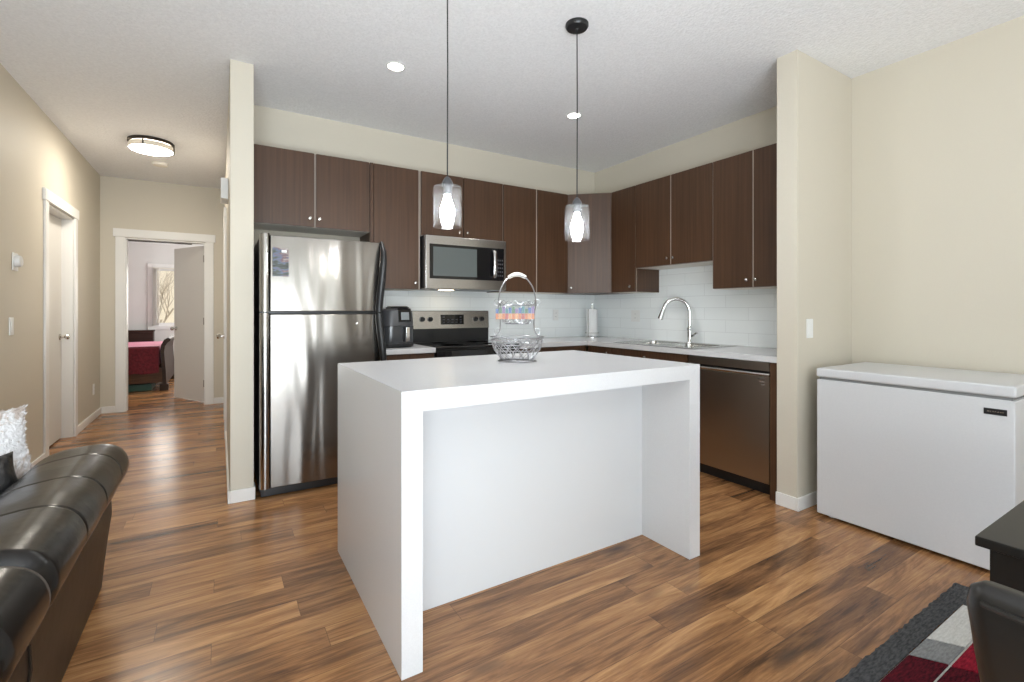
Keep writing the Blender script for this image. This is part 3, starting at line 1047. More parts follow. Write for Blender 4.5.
obj('cooktop_lamp', bm, M['hood_lamp'], t)

# ------------------------------------------------------------------ fridge
t = thing('refrigerator', 'tall stainless top-freezer refrigerator beside the cream column', 'refrigerator', (0.62, 3.7, 0))
x0, x1 = 0.210, 0.972
bm = nb()
box(bm, x0 + .004, x1 + .004, 3.402, 4.02, 0.03, 1.655, .006)
for xx in (.32, .92):
    for yy in (3.47, 3.95):
        lathe(bm, [(.02, 0), (.02, .03)], (xx, yy, 0), 12)
obj('body', bm, M['black_plastic'], t)
bm = nb()
box(bm, x0 + .01, x1 - .01, 3.385, 3.401, 0.006, 0.072, .004)
obj('kick_grille', bm, M['black_plastic'], t)
def fridge_door(z0, z1):
    bm = nb()
    n = 14
    secs = []
    for k in range(n + 1):
        u = k / n
        x = x0 + .063 + (x1 - x0 - .075) * u
        bow = .010 * (1 - (2 * u - 1) ** 2)
        secs.append((x, 3.330 - bow))
    rings = []
    b_ = .004
    for zz, ins in ((z0, b_), (z0 + b_, 0), (z1 - b_, 0), (z1, b_)):
        r = [(x, y + ins, zz) for x, y in secs]
        r += [(x1 - .006, 3.345, zz), (x1 - .006, 3.392 - ins, zz), (x0 + .058, 3.392 - ins, zz), (x0 + .058, 3.345, zz)]
        rings.append(r)
    loft(bm, rings)
    d = obj('door', bm, M['steel_door'], t)
    # rounded edge strip on the left and dark handle on the right
    bm = nb()
    pr_ = [(x0 + .057, 3.392), (x0 + .001, 3.392), (x0, 3.352), (x0 + .004, 3.338), (x0 + .013, 3.328), (x0 + .026, 3.3225), (x0 + .040, 3.3225), (x0 + .052, 3.328), (x0 + .057, 3.336)]
    loft(bm, [[(x, y, z0 - .002) for x, y in pr_], [(x, y, z1 + .009) for x, y in pr_]])
    obj('edge_strip', bm, M['steel_edge'], d, label='smooth bright edge strip')
    return d
df = fridge_door(1.184, 1.664)
dfr = fridge_door(0.074, 1.164)
def fridge_handle(d, pts, rads):
    bm = nb()
    p = smooth_path(pts, 8)
    n = len(p)
    rr = []
    for i in range(n):
        u = i / (n - 1) * (len(rads) - 1)
        k = min(int(u), len(rads) - 2)
        rr.append(rads[k] + (rads[k + 1] - rads[k]) * (u - k))
    tube(bm, p, rr, 12, flat=1.0)
    obj('handle', bm, M['black_plastic'], d, label='black curved grab handle')
fridge_handle(df, [(.969, 3.327, 1.668), (.969, 3.310, 1.640), (.969, 3.272, 1.575), (.962, 3.268, 1.47), (.953, 3.282, 1.34), (.946, 3.300, 1.22), (.946, 3.302, 1.180)],
              [.011, .015, .020, .024, .026, .026, .025])
fridge_handle(dfr, [(.946, 3.302, 1.170), (.946, 3.300, 1.13), (.952, 3.284, 1.03), (.960, 3.268, .92), (.967, 3.265, .82), (.970, 3.285, .74), (.970, 3.320, .70)],
              [.025, .026, .026, .024, .020, .015, .011])
bm = nb()
lathe(bm, [(.006, 0), (.006, .002), (.003, .003)], (.800, 3.3225, 1.10), 12, axis='y')
obj('badge', bm, M['chrome'], dfr)
bm = nb()
box(bm, .283, .374, 3.3175, 3.3215, 1.405, 1.585, .001)
bm2 = nb()
mg = tag(obj('picture_magnet', bm, M['picture']), 'dark printed picture magnet on the upper left of the freezer door', 'magnet')
bm2.free()
bm = nb()
box(bm, .333, .362, 3.3165, 3.3174, 1.556, 1.572)
obj('white_tab', bm, M['white_plastic'], mg, label='small white patch in the upper right corner')

# ------------------------------------------------------------------ island
t = thing('kitchen_island', 'white waterfall-edge island standing free on the plank floor', 'kitchen island', (1.24, 1.967, 0))
ix0, ix1, iy0, iy1, iz = 0.497, 1.984, 1.484, 2.452, 0.928
g_ = .0004
def xz(bm, poly):
    loft(bm, [[(px, iy0, pz) for px, pz in poly], [(px, iy1, pz) for px, pz in poly]])
    bmesh.ops.recalc_face_normals(bm, faces=bm.faces)
bm = nb()
xz(bm, [(ix0 + g_, iz), (ix1 - g_, iz), (ix1 - .0764, iz - .070), (ix0 + .0724, iz - .070)])
obj('countertop', bm, M['quartz'], t)
for po in ([(ix0, .0005), (ix0, iz - g_), (ix0 + .072, iz - .070 - g_), (ix0 + .072, .0005)],
           [(ix1, .0005), (ix1, iz - g_), (ix1 - .076, iz - .070 - g_), (ix1 - .076, .0005)]):
    bm = nb()
    xz(bm, po)
    obj('end_panel', bm, M['quartz'], t)
bm = nb()
box(bm, ix0 + .0725, ix1 - .0765, 1.782, 2.41, 0.0005, iz - .0705)
obj('back_panel', bm, M['white_panel'], t)
for k in range(3):
    a = ix0 + .076 + k * .4455
    bm = nb()
    box(bm, a, a + .441, 2.4105, 2.429, .10, iz - .075, .002)
    d = obj('door', bm, M['white_panel'], t)
    small_knob(d, (a + .39, 2.429, .78), (0, 1, 0))

# ------------------------------------------------------------------ chest freezer
t = thing('chest_freezer', 'white chest freezer against the cream right wall', 'freezer', (3.25, 1.02, 0))
fx0, fx1, fy0, fy1 = 2.952, 3.560, 0.611, 1.420
bm = nb()
box(bm, fx0, fx1, fy0, fy1, 0.018, 0.792, .006, 3)
for xx in (fx0 + .06, fx1 - .06):
    for yy in (fy0 + .06, fy1 - .06):
        lathe(bm, [(.022, 0.0005), (.022, .02)], (xx, yy, 0), 12)
bd = obj('body', bm, M['freezer_white'], t)
bm = nb()
box(bm, fx0 + .012, fx1 - .012, fy0 + .012, fy1 - .012, 0.7915, 0.8065)
obj('gasket', bm, plain('grey_gasket', (0.22, 0.22, 0.22), 0.7), t)
bm = nb()
box(bm, fx0 - .004, fx1, fy0 - .004, fy1 + .002, 0.806, 0.857, .010, 3)
obj('lid', bm, M['freezer_white'], t)
bm = nb()
box(bm, fx0 - .003, fx0 - .0003, 0.636, 0.712, 0.722, 0.750, .001)
bdg = obj('badge', bm, M['black_plastic'], bd, label='small black rectangular badge')
bm = nb()
for i, wd in enumerate((.006, .005, .007, .004, .006, .006, .005)):
    y = 0.700 - i * .0082
    box(bm, fx0 - .0034, fx0 - .0030, y - wd, y, 0.734, 0.7385)
obj('lettering', bm, M['nickel'], bdg, label='faint grey illegible lettering')

# ------------------------------------------------------------------ air fryer
t = thing('air_fryer', 'dark grey air fryer on the short counter beside the fridge', 'air fryer', (1.178, 3.70, ZC1))
def rrect(cx, cy, hx, hy, rad, zz, n=6):
    pts = []
    for sx, sy, s in ((1, 1, 0), (-1, 1, 90), (-1, -1, 180), (1, -1, 270)):
        for i in range(n + 1):
            g = R(s + 90 * i / n)
            pts.append((cx + sx * (hx - rad) + rad * math.cos(g), cy + sy * (hy - rad) + rad * math.sin(g), zz))
    return pts
cx, cy, z0 = 1.178, 3.70, ZC1 + .001
bm = nb()
loft(bm, [rrect(cx, cy, .118, .135, .07, z0), rrect(cx, cy, .132, .150, .08, z0 + .012), rrect(cx, cy, .134, .152, .08, z0 + .03)])
obj('base', bm, M['black_plastic'], t)
bm = nb()
loft(bm, [rrect(cx, cy, .130, .148, .08, z0 + .031), rrect(cx, cy, .135, .153, .085, z0 + .06), rrect(cx, cy, .132, .150, .085, z0 + .165)])
bk = obj('basket', bm, M['glossy_grey'], t, label='glossy dark grey pull-out basket')
bm = nb()
loft(bm, [rrect(cx, cy, .131, .149, .085, z0 + .167), rrect(cx, cy, .126, .145, .085, z0 + .25), rrect(cx, cy, .118, .138, .085, z0 + .285), rrect(cx, cy, .100, .12, .08, z0 + .300)])
obj('body', bm, M['dark_grey_plastic'], t)
bm = nb()
loft(bm, [rrect(cx + .02, cy - .02, .075, .09, .04, z0 + .301), rrect(cx + .02, cy - .02, .078, .093, .04, z0 + .308), rrect(cx + .02, cy - .02, .065, .08, .04, z0 + .318)])
obj('top_vent', bm, M['black_plastic'], t)
bm = nb()
poly = [(cy - .158, z0 + .20), (cy - .160, z0 + .215), (cy - .152, z0 + .292), (cy - .140, z0 + .302), (cy - .120, z0 + .300), (cy - .120, z0 + .20)]
loft(bm, [[(cx - .012, y, zz) for y, zz in poly], [(cx + .085, y, zz) for y, zz in poly]])
fc = obj('control_face', bm, M['black_glass'], t)
bm = nb()
poly = [(cy - .1622, z0 + .213), (cy - .1562, z0 + .272), (cy - .1545, z0 + .272), (cy - .1602, z0 + .213)]
loft(bm, [[(cx + .005, y, zz) for y, zz in poly], [(cx + .068, y, zz) for y, zz in poly]])
obj('display', bm, plain('grey_display', (0.20, 0.22, 0.23), 0.2), fc)
bm = nb()
box(bm, cx + .018, cx + .056, cy - .198, cy - .150, z0 + .045, z0 + .160, .010, 3)
hd = obj('handle', bm, M['black_plastic'], bk)
bm = nb()
box(bm, cx + .032, cx + .058, cy - .202, cy - .1985, z0 + .050, z0 + .156, .0015)
obj('handle_trim', bm, M['chrome'], hd, label='bright chrome strip')

# ------------------------------------------------------------------ paper towels
t = thing('paper_towel_holder', 'upright paper towel holder in the far counter corner', 'paper towel holder', (3.36, 3.84, ZC1))
cx, cy = 3.36, 3.84
bm = nb()
lathe(bm, [(.072, ZC1 + .001), (.072, ZC1 + .010), (.066, ZC1 + .013), (.004, ZC1 + .013)], (cx, cy, 0), 28)
tube(bm, [(cx, cy, ZC1 + .012), (cx, cy, ZC1 + .345)], .006, 10)
lathe(bm, [(.004, ZC1 + .34), (.012, ZC1 + .348), (.012, ZC1 + .358), (.004, ZC1 + .365)], (cx, cy, 0), 14)
obj('stand', bm, M['chrome'], t)
bm = nb()
tube(bm, [(cx - .068, cy - .02, ZC1 + .011), (cx - .068, cy - .02, ZC1 + .30)], .003, 8)
ring_pts = [(cx + .0715 * math.cos(2 * math.pi * i / 28), cy + .0715 * math.sin(2 * math.pi * i / 28), ZC1 + .05) for i in range(28)]
tube(bm, ring_pts, .0035, 8, closed=True)
obj('tension_arm', bm, M['nickel'], t)
bm = nb()
lathe(bm, [(.020, ZC1 + .020), (.056, ZC1 + .020), (.058, ZC1 + .024), (.058, ZC1 + .296), (.056, ZC1 + .30), (.020, ZC1 + .30), (.020, ZC1 + .020)], (cx, cy, 0), 36, cap=False)
pt = tag(obj('paper_towel_roll', bm, M['paper']), 'white paper towel roll on the upright holder', 'paper towel')

# ------------------------------------------------------------------ wire basket on the island
t = thing('wire_fruit_basket', 'two-tier wire basket with painted band on the island', 'basket', (1.317, 2.06, iz))
cx, cy, z0 = 1.304, 2.068, iz + .0035
ux, uy = .8515, -.524                       # width direction of the basket
vx, vy = .524, .8515
def bp_(a, b, zz):
    return (cx + ux * a + vx * b, cy + uy * a + vy * b, zz)
def oval(ra, rb, zz, n=40, wav=0.0, k=0):
    return [bp_(ra * math.cos(2 * math.pi * i / n), rb * math.sin(2 * math.pi * i / n), zz + wav * math.sin(k * 2 * math.pi * i / n)) for i in range(n)]
bm = nb()
tube(bm, oval(.096, .075, z0), .0032, 8, closed=True)
tube(bm, oval(.088, .068, z0 + .004), .0022, 6, closed=True)
obj('foot_ring', bm, M['wire'], t)
bm = nb()
RT = .132
for sgn in (1, -1):
    for k in range(16):
        a0 = 2 * math.pi * k / 16
        pts = []
        for s in range(9):
            u = s / 8
            ra = .080 + (RT - .080) * math.sin(u * math.pi / 2)
            rb = .062 + (.105 - .062) * math.sin(u * math.pi / 2)
            a = a0 + sgn * u * .75
            pts.append(bp_(ra * math.cos(a), rb * math.sin(a), z0 + .004 + .105 * u))
        tube(bm, pts, .0021, 5)
for zz, ra, rb in ((z0 + .004, .080, .062), (z0 + .055, .118, .092), (z0 + .085, .128, .100), (z0 + .109, RT, .105), (z0 + .122, RT + .006, .110)):
    tube(bm, oval(ra, rb, zz), .0025, 6, closed=True)
obj('lower_bowl', bm, M['wire'], t)
bm = nb()
for s in (-1, 1):
    for b in (-.016, .016):
        pts = [bp_(s * .118, b, z0 + .122), bp_(s * .090, b * .9, z0 + .155), bp_(s * .088, b * .9, z0 + .235), bp_(s * .097, b * .8, z0 + .295), bp_(s * .083, b * .7, z0 + .370), bp_(s * .050, b * .6, z0 + .420), bp_(s * .018, b * .5, z0 + .436), bp_(0, b * .5, z0 + .438)]
        tube(bm, smooth_path(pts, 5), .003, 6)
    # little scrolls where the wires meet the tiers
    for zz in (z0 + .150, z0 + .300):
        tube(bm, [bp_(s * (.105 + (.014 * math.cos(2 * math.pi * i / 12))), 0, zz + .016 * math.sin(2 * math.pi * i / 12)) for i in range(12)], .0018, 5, closed=True)
obj('frame', bm, M['wire'], t)
bm = nb()
pts = [bp_(-.045, 0, z0 + .427), bp_(-.020, 0, z0 + .440), bp_(.0, 0, z0 + .443), bp_(.020, 0, z0 + .440), bp_(.045, 0, z0 + .427)]
tube(bm, smooth_path(pts, 4), [.009 + .0025 * math.sin(math.pi * i / 16) for i in range(17)], 12)
obj('handle_grip', bm, M['under_white'], t, label='cream handle grip')
bm = nb()
for zz, ra, rb in ((z0 + .190, .060, .045), (z0 + .222, .086, .064), (z0 + .285, .096, .072)):
    tube(bm, oval(ra, rb, zz), .0025, 6, closed=True)
tube(bm, oval(.098, .074, z0 + .298, 80, .010, 10), .0017, 5, closed=True)
tube(bm, oval(.074, .054, z0 + .206, 80, .010, 10), .0017, 5, closed=True)
for k in range(14):
    a = 2 * math.pi * k / 14
    tube(bm, [bp_(.060 * math.cos(a), .045 * math.sin(a), z0 + .190), bp_(.086 * math.cos(a), .064 * math.sin(a), z0 + .222), bp_(.096 * math.cos(a), .072 * math.sin(a), z0 + .285)], .0015, 5)
obj('upper_bowl', bm, M['wire'], t)
# painted band: a row of little glazed shapes
cols = ['blue', 'green', 'mauve', 'teal', 'blue', 'green', 'mauve', 'blue', 'teal', 'green', 'blue', 'mauve']
low = ['orange', 'peach', 'orange', 'red', 'peach', 'orange', 'peach', 'orange', 'red', 'orange', 'peach', 'orange']
mats = sorted(set(cols + low))
bm = nb()
for k in range(12):
    u0, u1 = -.108 + .195 * k / 12, -.108 + .195 * (k + .92) / 12
    for c, za, zb_ in ((cols[k], z0 + .243, z0 + .266 + .006 * (k % 3)), (low[k], z0 + .214, z0 + .2425)):
        f0 = len(bm.faces)
        lo = [bp_(u0, -.080, za), bp_(u1, -.080, za), bp_(u1, -.074, za), bp_(u0, -.074, za)]
        hi = [bp_(u0, -.080, zb_), bp_(u1, -.080, zb_), bp_(u1, -.074, zb_), bp_(u0, -.074, zb_)]
        loft(bm, [lo, hi], mi=mats.index(c))
obj('painted_band', bm, [M['glaze_' + c] for c in mats], t, label='painted band, blue and green above, orange below')

# ------------------------------------------------------------------ pendants, downlights, hall light
def pendant(x, y, label):
    t = thing('pendant_lamp', label, 'pendant lamp', (x, y, H), 'glass pendants over the island')
    bm = nb()
    lathe(bm, [(.062, H - .0005), (.062, H - .014), (.055, H - .024), (.012, H - .028), (.006, H - .036)], (x, y, 0), 32)
    obj('canopy', bm, M['black_plastic'], t)
    bm = nb()
    tube(bm, [(x, y, H - .03), (x + .0015, y, 2.3), (x, y, 1.79)], .0032, 8)
    obj('cord', bm, M['black_plastic'], t)
    bm = nb()
    lathe(bm, [(.006, 1.800), (.012, 1.796), (.018, 1.786), (.024, 1.776), (.026, 1.768), (.026, 1.759), (.021, 1.757), (.021, 1.722), (.018, 1.718)], (x, y, 0), 24)
    obj('socket', bm, M['dark_grey_plastic'], t)
    bm = nb()
    zt, zb, r = 1.757, 1.572, .0655
    lathe(bm, [(.021, zt), (r - .012, zt), (r - .004, zt - .003), (r, zt - .012), (r, zb + .004), (r - .0015, zb), (r - .0045, zb + .001), (r - .005, zb + .005)], (x, y, 0), 48, cap=False)
    obj('glass_shade', bm, M['shade_glass'], t)
    bm = nb()
    lathe(bm, [(.013, 1.720), (.015, 1.705), (.020, 1.690), (.029, 1.665), (.0335, 1.642), (.032, 1.620), (.024, 1.601), (.010, 1.590), (.002, 1.589)], (x, y, 0), 24)
    obj('bulb', bm, M['bulb'], t, label='glowing white bulb')
    return t
pendant(0.887, 2.005, 'glass pendant lamp over the left half of the island')
pendant(1.648, 2.005, 'glass pendant lamp over the right half of the island')

def downlight(x, y, label):
    t = thing('recessed_light', label, 'ceiling light', (x, y, H), 'recessed ceiling lights')
    bm = nb()
    lathe(bm, [(.062, H - .0005), (.062, H - .004), (.050, H - .006), (.047, H - .0005)], (x, y, 0), 32, cap=False)
    obj('trim_ring', bm, M['white_plastic'], t)
    bm = nb()
    lathe(bm, [(.047, H - .0008), (.047, H - .0035), (.002, H - .0038)], (x, y, 0), 32)
    obj('lens', bm, M['downlight'], t, label='glowing lens')
    d = bpy.data.lights.new('downlight_beam', 'SPOT')
    d.energy = 46
    d.spot_size = R(110)
    d.spot_blend = 0.8
    d.shadow_soft_size = 0.05
    d.color = (1.0, 0.97, 0.92)
    l = bpy.data.objects.new('downlight_beam', d)
    l.location = (x, y, H - .02)
    C.objects.link(l)
downlight(0.952, 2.955, 'round recessed ceiling light left of the hanging cords')
downlight(2.397, 2.955, 'round recessed ceiling light behind the right pendant cord')

t = thing('flush_ceiling_light', 'round bronze-rimmed flush light on the hallway ceiling', 'ceiling light', (-0.535, 5.45, H))
x, y = -0.535, 5.45
bm = nb()
lathe(bm, [(.170, H - .0005), (.175, H - .006), (.175, H - .026), (.166, H - .030), (.160, H - .026)], (x, y, 0), 48, cap=True)
for k in range(3):
    a = R(-105 + 120 * k)
    p0 = Vector((x + .172 * math.cos(a), y + .172 * math.sin(a), 0))
    tube(bm, [(p0.x, p0.y, H - .02), (p0.x, p0.y, H - .080)], .006, 8)
obj('bronze_ring', bm, M['bronze'], t)
bm = nb()
lathe(bm, [(.150, H - .031), (.164, H - .033), (.166, H - .070), (.1635, H - .079)], (x, y, 0), 48, cap=False)
obj('side_glass', bm, M['hall_band'], t, label='cream glass side band')
bm = nb()
lathe(bm, [(.1625, H - .0785), (.155, H - .085), (.12, H - .092), (.06, H - .096), (.003, H - .097)], (x, y, 0), 48)
obj('glass_diffuser', bm, M['hall_lens'], t, label='glowing white diffuser')
bm = nb()
lathe(bm, [(.068, H - .0005), (.070, H - .012), (.064, H - .028), (.035, H - .034), (.002, H - .035)], (-0.535, 6.20, 0), 32)
tag(obj('smoke_detector', bm, M['under_white']), 'cream round smoke detector on the hallway ceiling', 'smoke detector')

# ------------------------------------------------------------------ small wall devices
def plate(label, cat, name, c, axis, w_, h_, kind):
    """wall plate on a wall whose outward normal is axis ('+x','-x','-y')"""
    t = thing(name, label, cat, c)
    def bx(bm, u0, u1, z0, z1, d0, d1, bev=.001):
        if axis == '-y':
            box(bm, c[0] + u0, c[0] + u1, c[1] - d1, c[1] - d0, c[2] + z0, c[2] + z1, bev)
        elif axis == '+x':
            box(bm, c[0] + d0, c[0] + d1, c[1] + u0, c[1] + u1, c[2] + z0, c[2] + z1, bev)
        else:
            box(bm, c[0] - d1, c[0] - d0, c[1] + u0, c[1] + u1, c[2] + z0, c[2] + z1, bev)
    bm = nb()
    bx(bm, -w_ / 2, w_ / 2, -h_ / 2, h_ / 2, .0005, .006, .002)
    pl = obj('cover_plate', bm, M['white_plastic'], t)
    if kind == 'switch':
        bm = nb()
        bx(bm, -.017, .017, -.034, .034, .0062, .0095, .001)
        obj('rocker', bm, M['white_plastic'], t)
    else:
        for s in (-1, 1):
            bm = nb()
            bx(bm, -.016, .016, s * .020 - .013, s * .020 + .013, .0062, .0078, .001)
            r_ = obj('receptacle', bm, M['white_plastic'], t)
            bm = nb()
            for q in (-.006, .006):
                bx(bm, q - .001, q + .001, s * .020 - .004, s * .020 + .005, .0079, .0082, 0)
            obj('slot', bm, M['dark_grey_plastic'], r_)
    return t
plate('white light switch on the left wall below the thermostat', 'light switch', 'light_switch', (-1.172, 4.39, 1.085), '+x', .072, .116, 'switch')
plate('white light switch on the cream wall stub above the freezer', 'light switch', 'light_switch', (3.052, 1.511, 1.080), '-y', .072, .116, 'switch')
plate('white outlet low on the left hallway wall', 'outlet', 'wall_outlet', (-1.172, 6.79, 0.33), '+x', .072, .116, 'outlet')
plate('white outlet on the tiles between wire basket and paper towels', 'outlet', 'wall_outlet', (3.042, 4.058, 1.140), '-y', .072, .116, 'outlet')
plate('white outlet on the tiles left of the faucet', 'outlet', 'wall_outlet', (3.591, 3.44, 1.132), '-x', .116, .116, 'outlet')
t = thing('thermostat', 'white round-dial thermostat on the left wall', 'thermostat', (-1.172, 4.46, 1.515))
bm = nb()
box(bm, -1.1715, -1.166, 4.41, 4.51, 1.455, 1.575, .003)
obj('back_plate', bm, M['white_plastic'], t)
bm = nb()
lathe(bm, [(.040, 0.0), (.041, .010), (.036, .026), (.030, .030), (.003, .031)], (-1.166, 4.46, 1.52), 28, axis='x')
obj('dial', bm, plain('thermostat_dial', (0.70, 0.70, 0.69), 0.35), t)
bm = nb()
box(bm, .006, .0535, 4.04, 4.26, 2.005, 2.155, .006)
t = tag(obj('door_chime', bm, M['white_plastic']), 'white door chime box on the hall side of the column wall', 'door chime')

# ------------------------------------------------------------------ bedroom furniture
t = thing('bed', 'dark wood sleigh bed with pink and dark red bedding in the bedroom', 'bed', (-1.6, 9.5, 0))
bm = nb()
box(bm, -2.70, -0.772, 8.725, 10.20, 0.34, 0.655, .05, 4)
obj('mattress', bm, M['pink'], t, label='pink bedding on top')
bm = nb()
# quilt hanging over the near side
rings = []
for k in range(21):
    x = -2.66 + 1.895 * k / 20
    o_ = .012 * math.sin(k * 1.7) + .006 * math.sin(k * 3.9)
    rings.append([(x, 8.78, .6565), (x, 8.715, .6555), (x, 8.692 + o_ * .3, .63), (x, 8.678 + o_, .45), (x, 8.670 + o_ * 1.4, .265 + .012 * math.sin(k * 2.3)), (x, 8.676 + o_ * 1.4, .265 + .012 * math.sin(k * 2.3)), (x, 8.690 + o_, .45), (x, 8.703 + o_ * .3, .62), (x, 8.715, .650), (x, 8.78, .6555)])
loft(bm, rings)
obj('quilt', bm, M['quilt'], t, label='dark red quilt hanging down the side')
bm = nb()
box(bm, -2.70, -0.72, 8.715, 8.745, 0.12, 0.335, .004)
obj('side_rail', bm, M['brown_wood'], t)
bm = nb()
box(bm, -2.70, -0.72, 10.17, 10.20, 0.12, 0.335, .004)
obj('side_rail', bm, M['brown_wood'], t)
bm = nb()
prof = [(-.72, .10), (-.725, .30), (-.735, .45), (-.745, .58), (-.735, .68), (-.700, .755), (-.655, .785), (-.625, .77), (-.625, .735), (-.655, .715), (-.690, .66), (-.700, .58), (-.692, .45), (-.680, .30), (-.67, .10)]
loft(bm, [[(x, 8.66, zz) for x, zz in prof], [(x, 10.22, zz) for x, zz in prof]])
for yy in (8.66, 10.12):
    box(bm, -.755, -.645, yy, yy + .10, 0.0005, .10, .01)
obj('footboard', bm, M['dark_wood'], t, label='curved sleigh footboard')
bm = nb()
prof2 = [(-2.70 - (x + .72), zz * 1.35) for x, zz in prof]
loft(bm, [[(x - .01, 8.66, zz) for x, zz in prof2], [(x - .01, 10.22, zz) for x, zz in prof2]])
for yy in (8.66, 10.12):
    box(bm, -2.76, -2.66, yy, yy + .10, 0.0005, .135, .01)
obj('headboard', bm, M['dark_wood'], t)
bm = nb()
box(bm, -1.62, -0.86, 8.80, 9.30, 0.001, 0.10, .01)
tag(obj('storage_box', bm, M['green_box']), 'flat green box under the bed', 'box')
t = thing('chest', 'low dark wood chest behind the bed, below the window', 'chest', (-1.3, 10.37, 0))
bm = nb()
box(bm, -1.72, -0.985, 10.27, 10.478, 0.06, 0.815, .006)
box(bm, -1.70, -1.00, 10.29, 10.47, 0.0005, 0.06)
obj('body', bm, M['dark_wood'], t)
bm = nb()
box(bm, -1.74, -0.975, 10.255, 10.478, 0.8155, 0.845, .006)
obj('top', bm, M['dark_wood'], t)

# ------------------------------------------------------------------ sofa at the left
t = thing('sofa', 'black leather sofa with rolled channel-stitched edge in the lower left corner', 'sofa', (-0.75, 1.6, 0))
YS = [0.20, 0.62, 0.95, 1.27, 1.59, 1.95, 2.25, 2.56, 2.84]
def roll(y0, y1, stitches, puff, endcap, topz):
    """upholstered roll along y with pinched seams"""
    core = [(-.415, .395), (-.372, .43), (-.348, .485), (-.357, .54), (-.392, .582), (-.45, .600), (-.52, .596), (-.60, .580), (-.650, .548), (-.672, .50), (-.672, .43), (-.66, .400)]
    cpath = smooth_path([(x, 0, z) for x, z in core], 4)
    ctr = Vector((-.52, 0, .45))
    rings = []
    ny = 220
    for k in range(ny + 1):
        y = y0 + (y1 - y0) * k / ny
        # pinch towards the stitches
        dmin = min([abs(y - s) for s in stitches] + [9])
        pin = puff * .6 * math.exp(-(dmin / .0045) ** 2) + puff * .5 * math.exp(-(dmin / .09) ** 2)
        e = 0.0
        for yy, on in ((y0, endcap[0]), (y1, endcap[1])):
            d_ = abs(y - yy)
            if on and d_ < on:
                e = max(e, 1 - math.sqrt(max(0, 1 - (1 - d_ / on) ** 2)))
        r = []
        for p in cpath:
            q = p - ctr
            s = 1 - e * .55
            out = q.normalized() * pin
            zz = ctr.z + q.z * s - out.z
            if q.z > 0:
                zz += topz * q.z / .15 * (1 - e)
            r.append((ctr.x + (q.x - out.x) * (1 - e * .30 if q.x > 0 else 1), y, max(zz, .40)))
        rings.append(r)
    return rings
bm = nb()
loft(bm, roll(1.595, 2.86, [1.95, 2.25, 2.56], .005, (.05, .17), .004))
obj('padded_roll', bm, M['leather'], t, label='padded leather roll with three cross seams', angle=50)
bm = nb()
loft(bm, roll(1.275, 1.588, [], .0, (.06, .04), .0))
obj('padded_roll', bm, M['leather'], t, angle=50)
bm = nb()
loft(bm, roll(0.62, 1.268, [0.95], .005, (.04, .10), .0))
obj('padded_roll', bm, M['leather'], t, angle=50)
# side panel below the roll
bm = nb()
prof = [(-.425, .02), (-.418, .10), (-.405, .22), (-.392, .32), (-.395, .385), (-.43, .398), (-.55, .398), (-.55, .02)]
rings = []
for k in range(25):
    u = k / 24
    y = .62 + (2.80 - .62) * u
    e = 0
    if y > 2.62:
        e = (1 - math.sqrt(max(0, 1 - ((y - 2.62) / .18) ** 2))) * .10
    rings.append([(x - (e if x > -.5 else 0), y, zz) for x, zz in prof])
loft(bm, rings)
pn = obj('side_panel', bm, M['leather_panel'], t, angle=50)
for yy in (1.59, 1.27):
    bm = nb()
    tube(bm, [(-.4215, yy, .03), (-.4145, yy, .11), (-.4015, yy, .23), (-.3890, yy, .32), (-.392, yy, .38)], .0032, 6)
    obj('seam', bm, M['leather_panel'], pn)
bm = nb()
box(bm, -1.10, -.552, .62, 2.78, .03, .338, .02, 3)
for xx in (-1.04, -.62):
    for yy in (.70, 2.68):
        lathe(bm, [(.025, .0005), (.03, .03)], (xx, yy, 0), 12)
obj('base', bm, M['leather_panel'], t)
bm = nb()
box(bm, -1.165, -1.062, .62, 2.80, .4035, .90, .05, 5)
obj('back', bm, M['leather'], t)
bm = nb()
box(bm, -1.145, -.676, .62, 2.80, .3385, .403, .025, 4)
obj('seat', bm, M['leather'], t)
# stitched piping at the seams of the first roll
for r_, k_ in ((roll(1.275, 1.588, [], .0, (.06, .04), .0), 206), (roll(0.62, 1.268, [0.95], .005, (.04, .10), .0), 192)):
    bm = nb()
    tube(bm, [Vector(p) + Vector((.002, 0, .002)) for p in r_[k_][2:26]], .0035, 6)
    obj('piping', bm, M['stitch'], t, label='thin stitched piping along the cushion end')

def cushion(bm, w_, h_, t_, n=26, jag=0.0, rnd=None):
    top, bot = {}, {}
    for i in range(n + 1):
        for j in range(n + 1):
            u, v = 2 * i / n - 1, 2 * j / n - 1
            f = max(0.0, (1 - abs(u) ** 2.6) * (1 - abs(v) ** 2.6)) ** .55
            pinx = 1 - .10 * (1 - v * v)
            piny = 1 - .10 * (1 - u * u)
            x, y = u * w_ / 2 * piny ** 0 * (pinx if abs(u) > .0 else 1), v * h_ / 2 * piny
            edge = i in (0, n) or j in (0, n)
            jx = rnd.uniform(-jag, jag) if rnd else 0
            jy = rnd.uniform(-jag, jag) if rnd else 0
            jz = rnd.uniform(-jag, jag) * .5 if rnd else 0
            top[i, j] = bm.verts.new((x + jx, y + jy, t_ / 2 * f + jz * (0 if edge else 1)))
            bot[i, j] = top[i, j] if edge else bm.verts.new((x, y, -t_ / 2 * f))
    for i in range(n):
        for j in range(n):
            bm.faces.new((top[i, j], top[i + 1, j], top[i + 1, j + 1], top[i, j + 1]))
            bm.faces.new((bot[i, j], bot[i, j + 1], bot[i + 1, j + 1], bot[i + 1, j]))

rn = random.Random(3)
bm = nb()
cushion(bm, .44, .37, .14, 34, .006, rn)
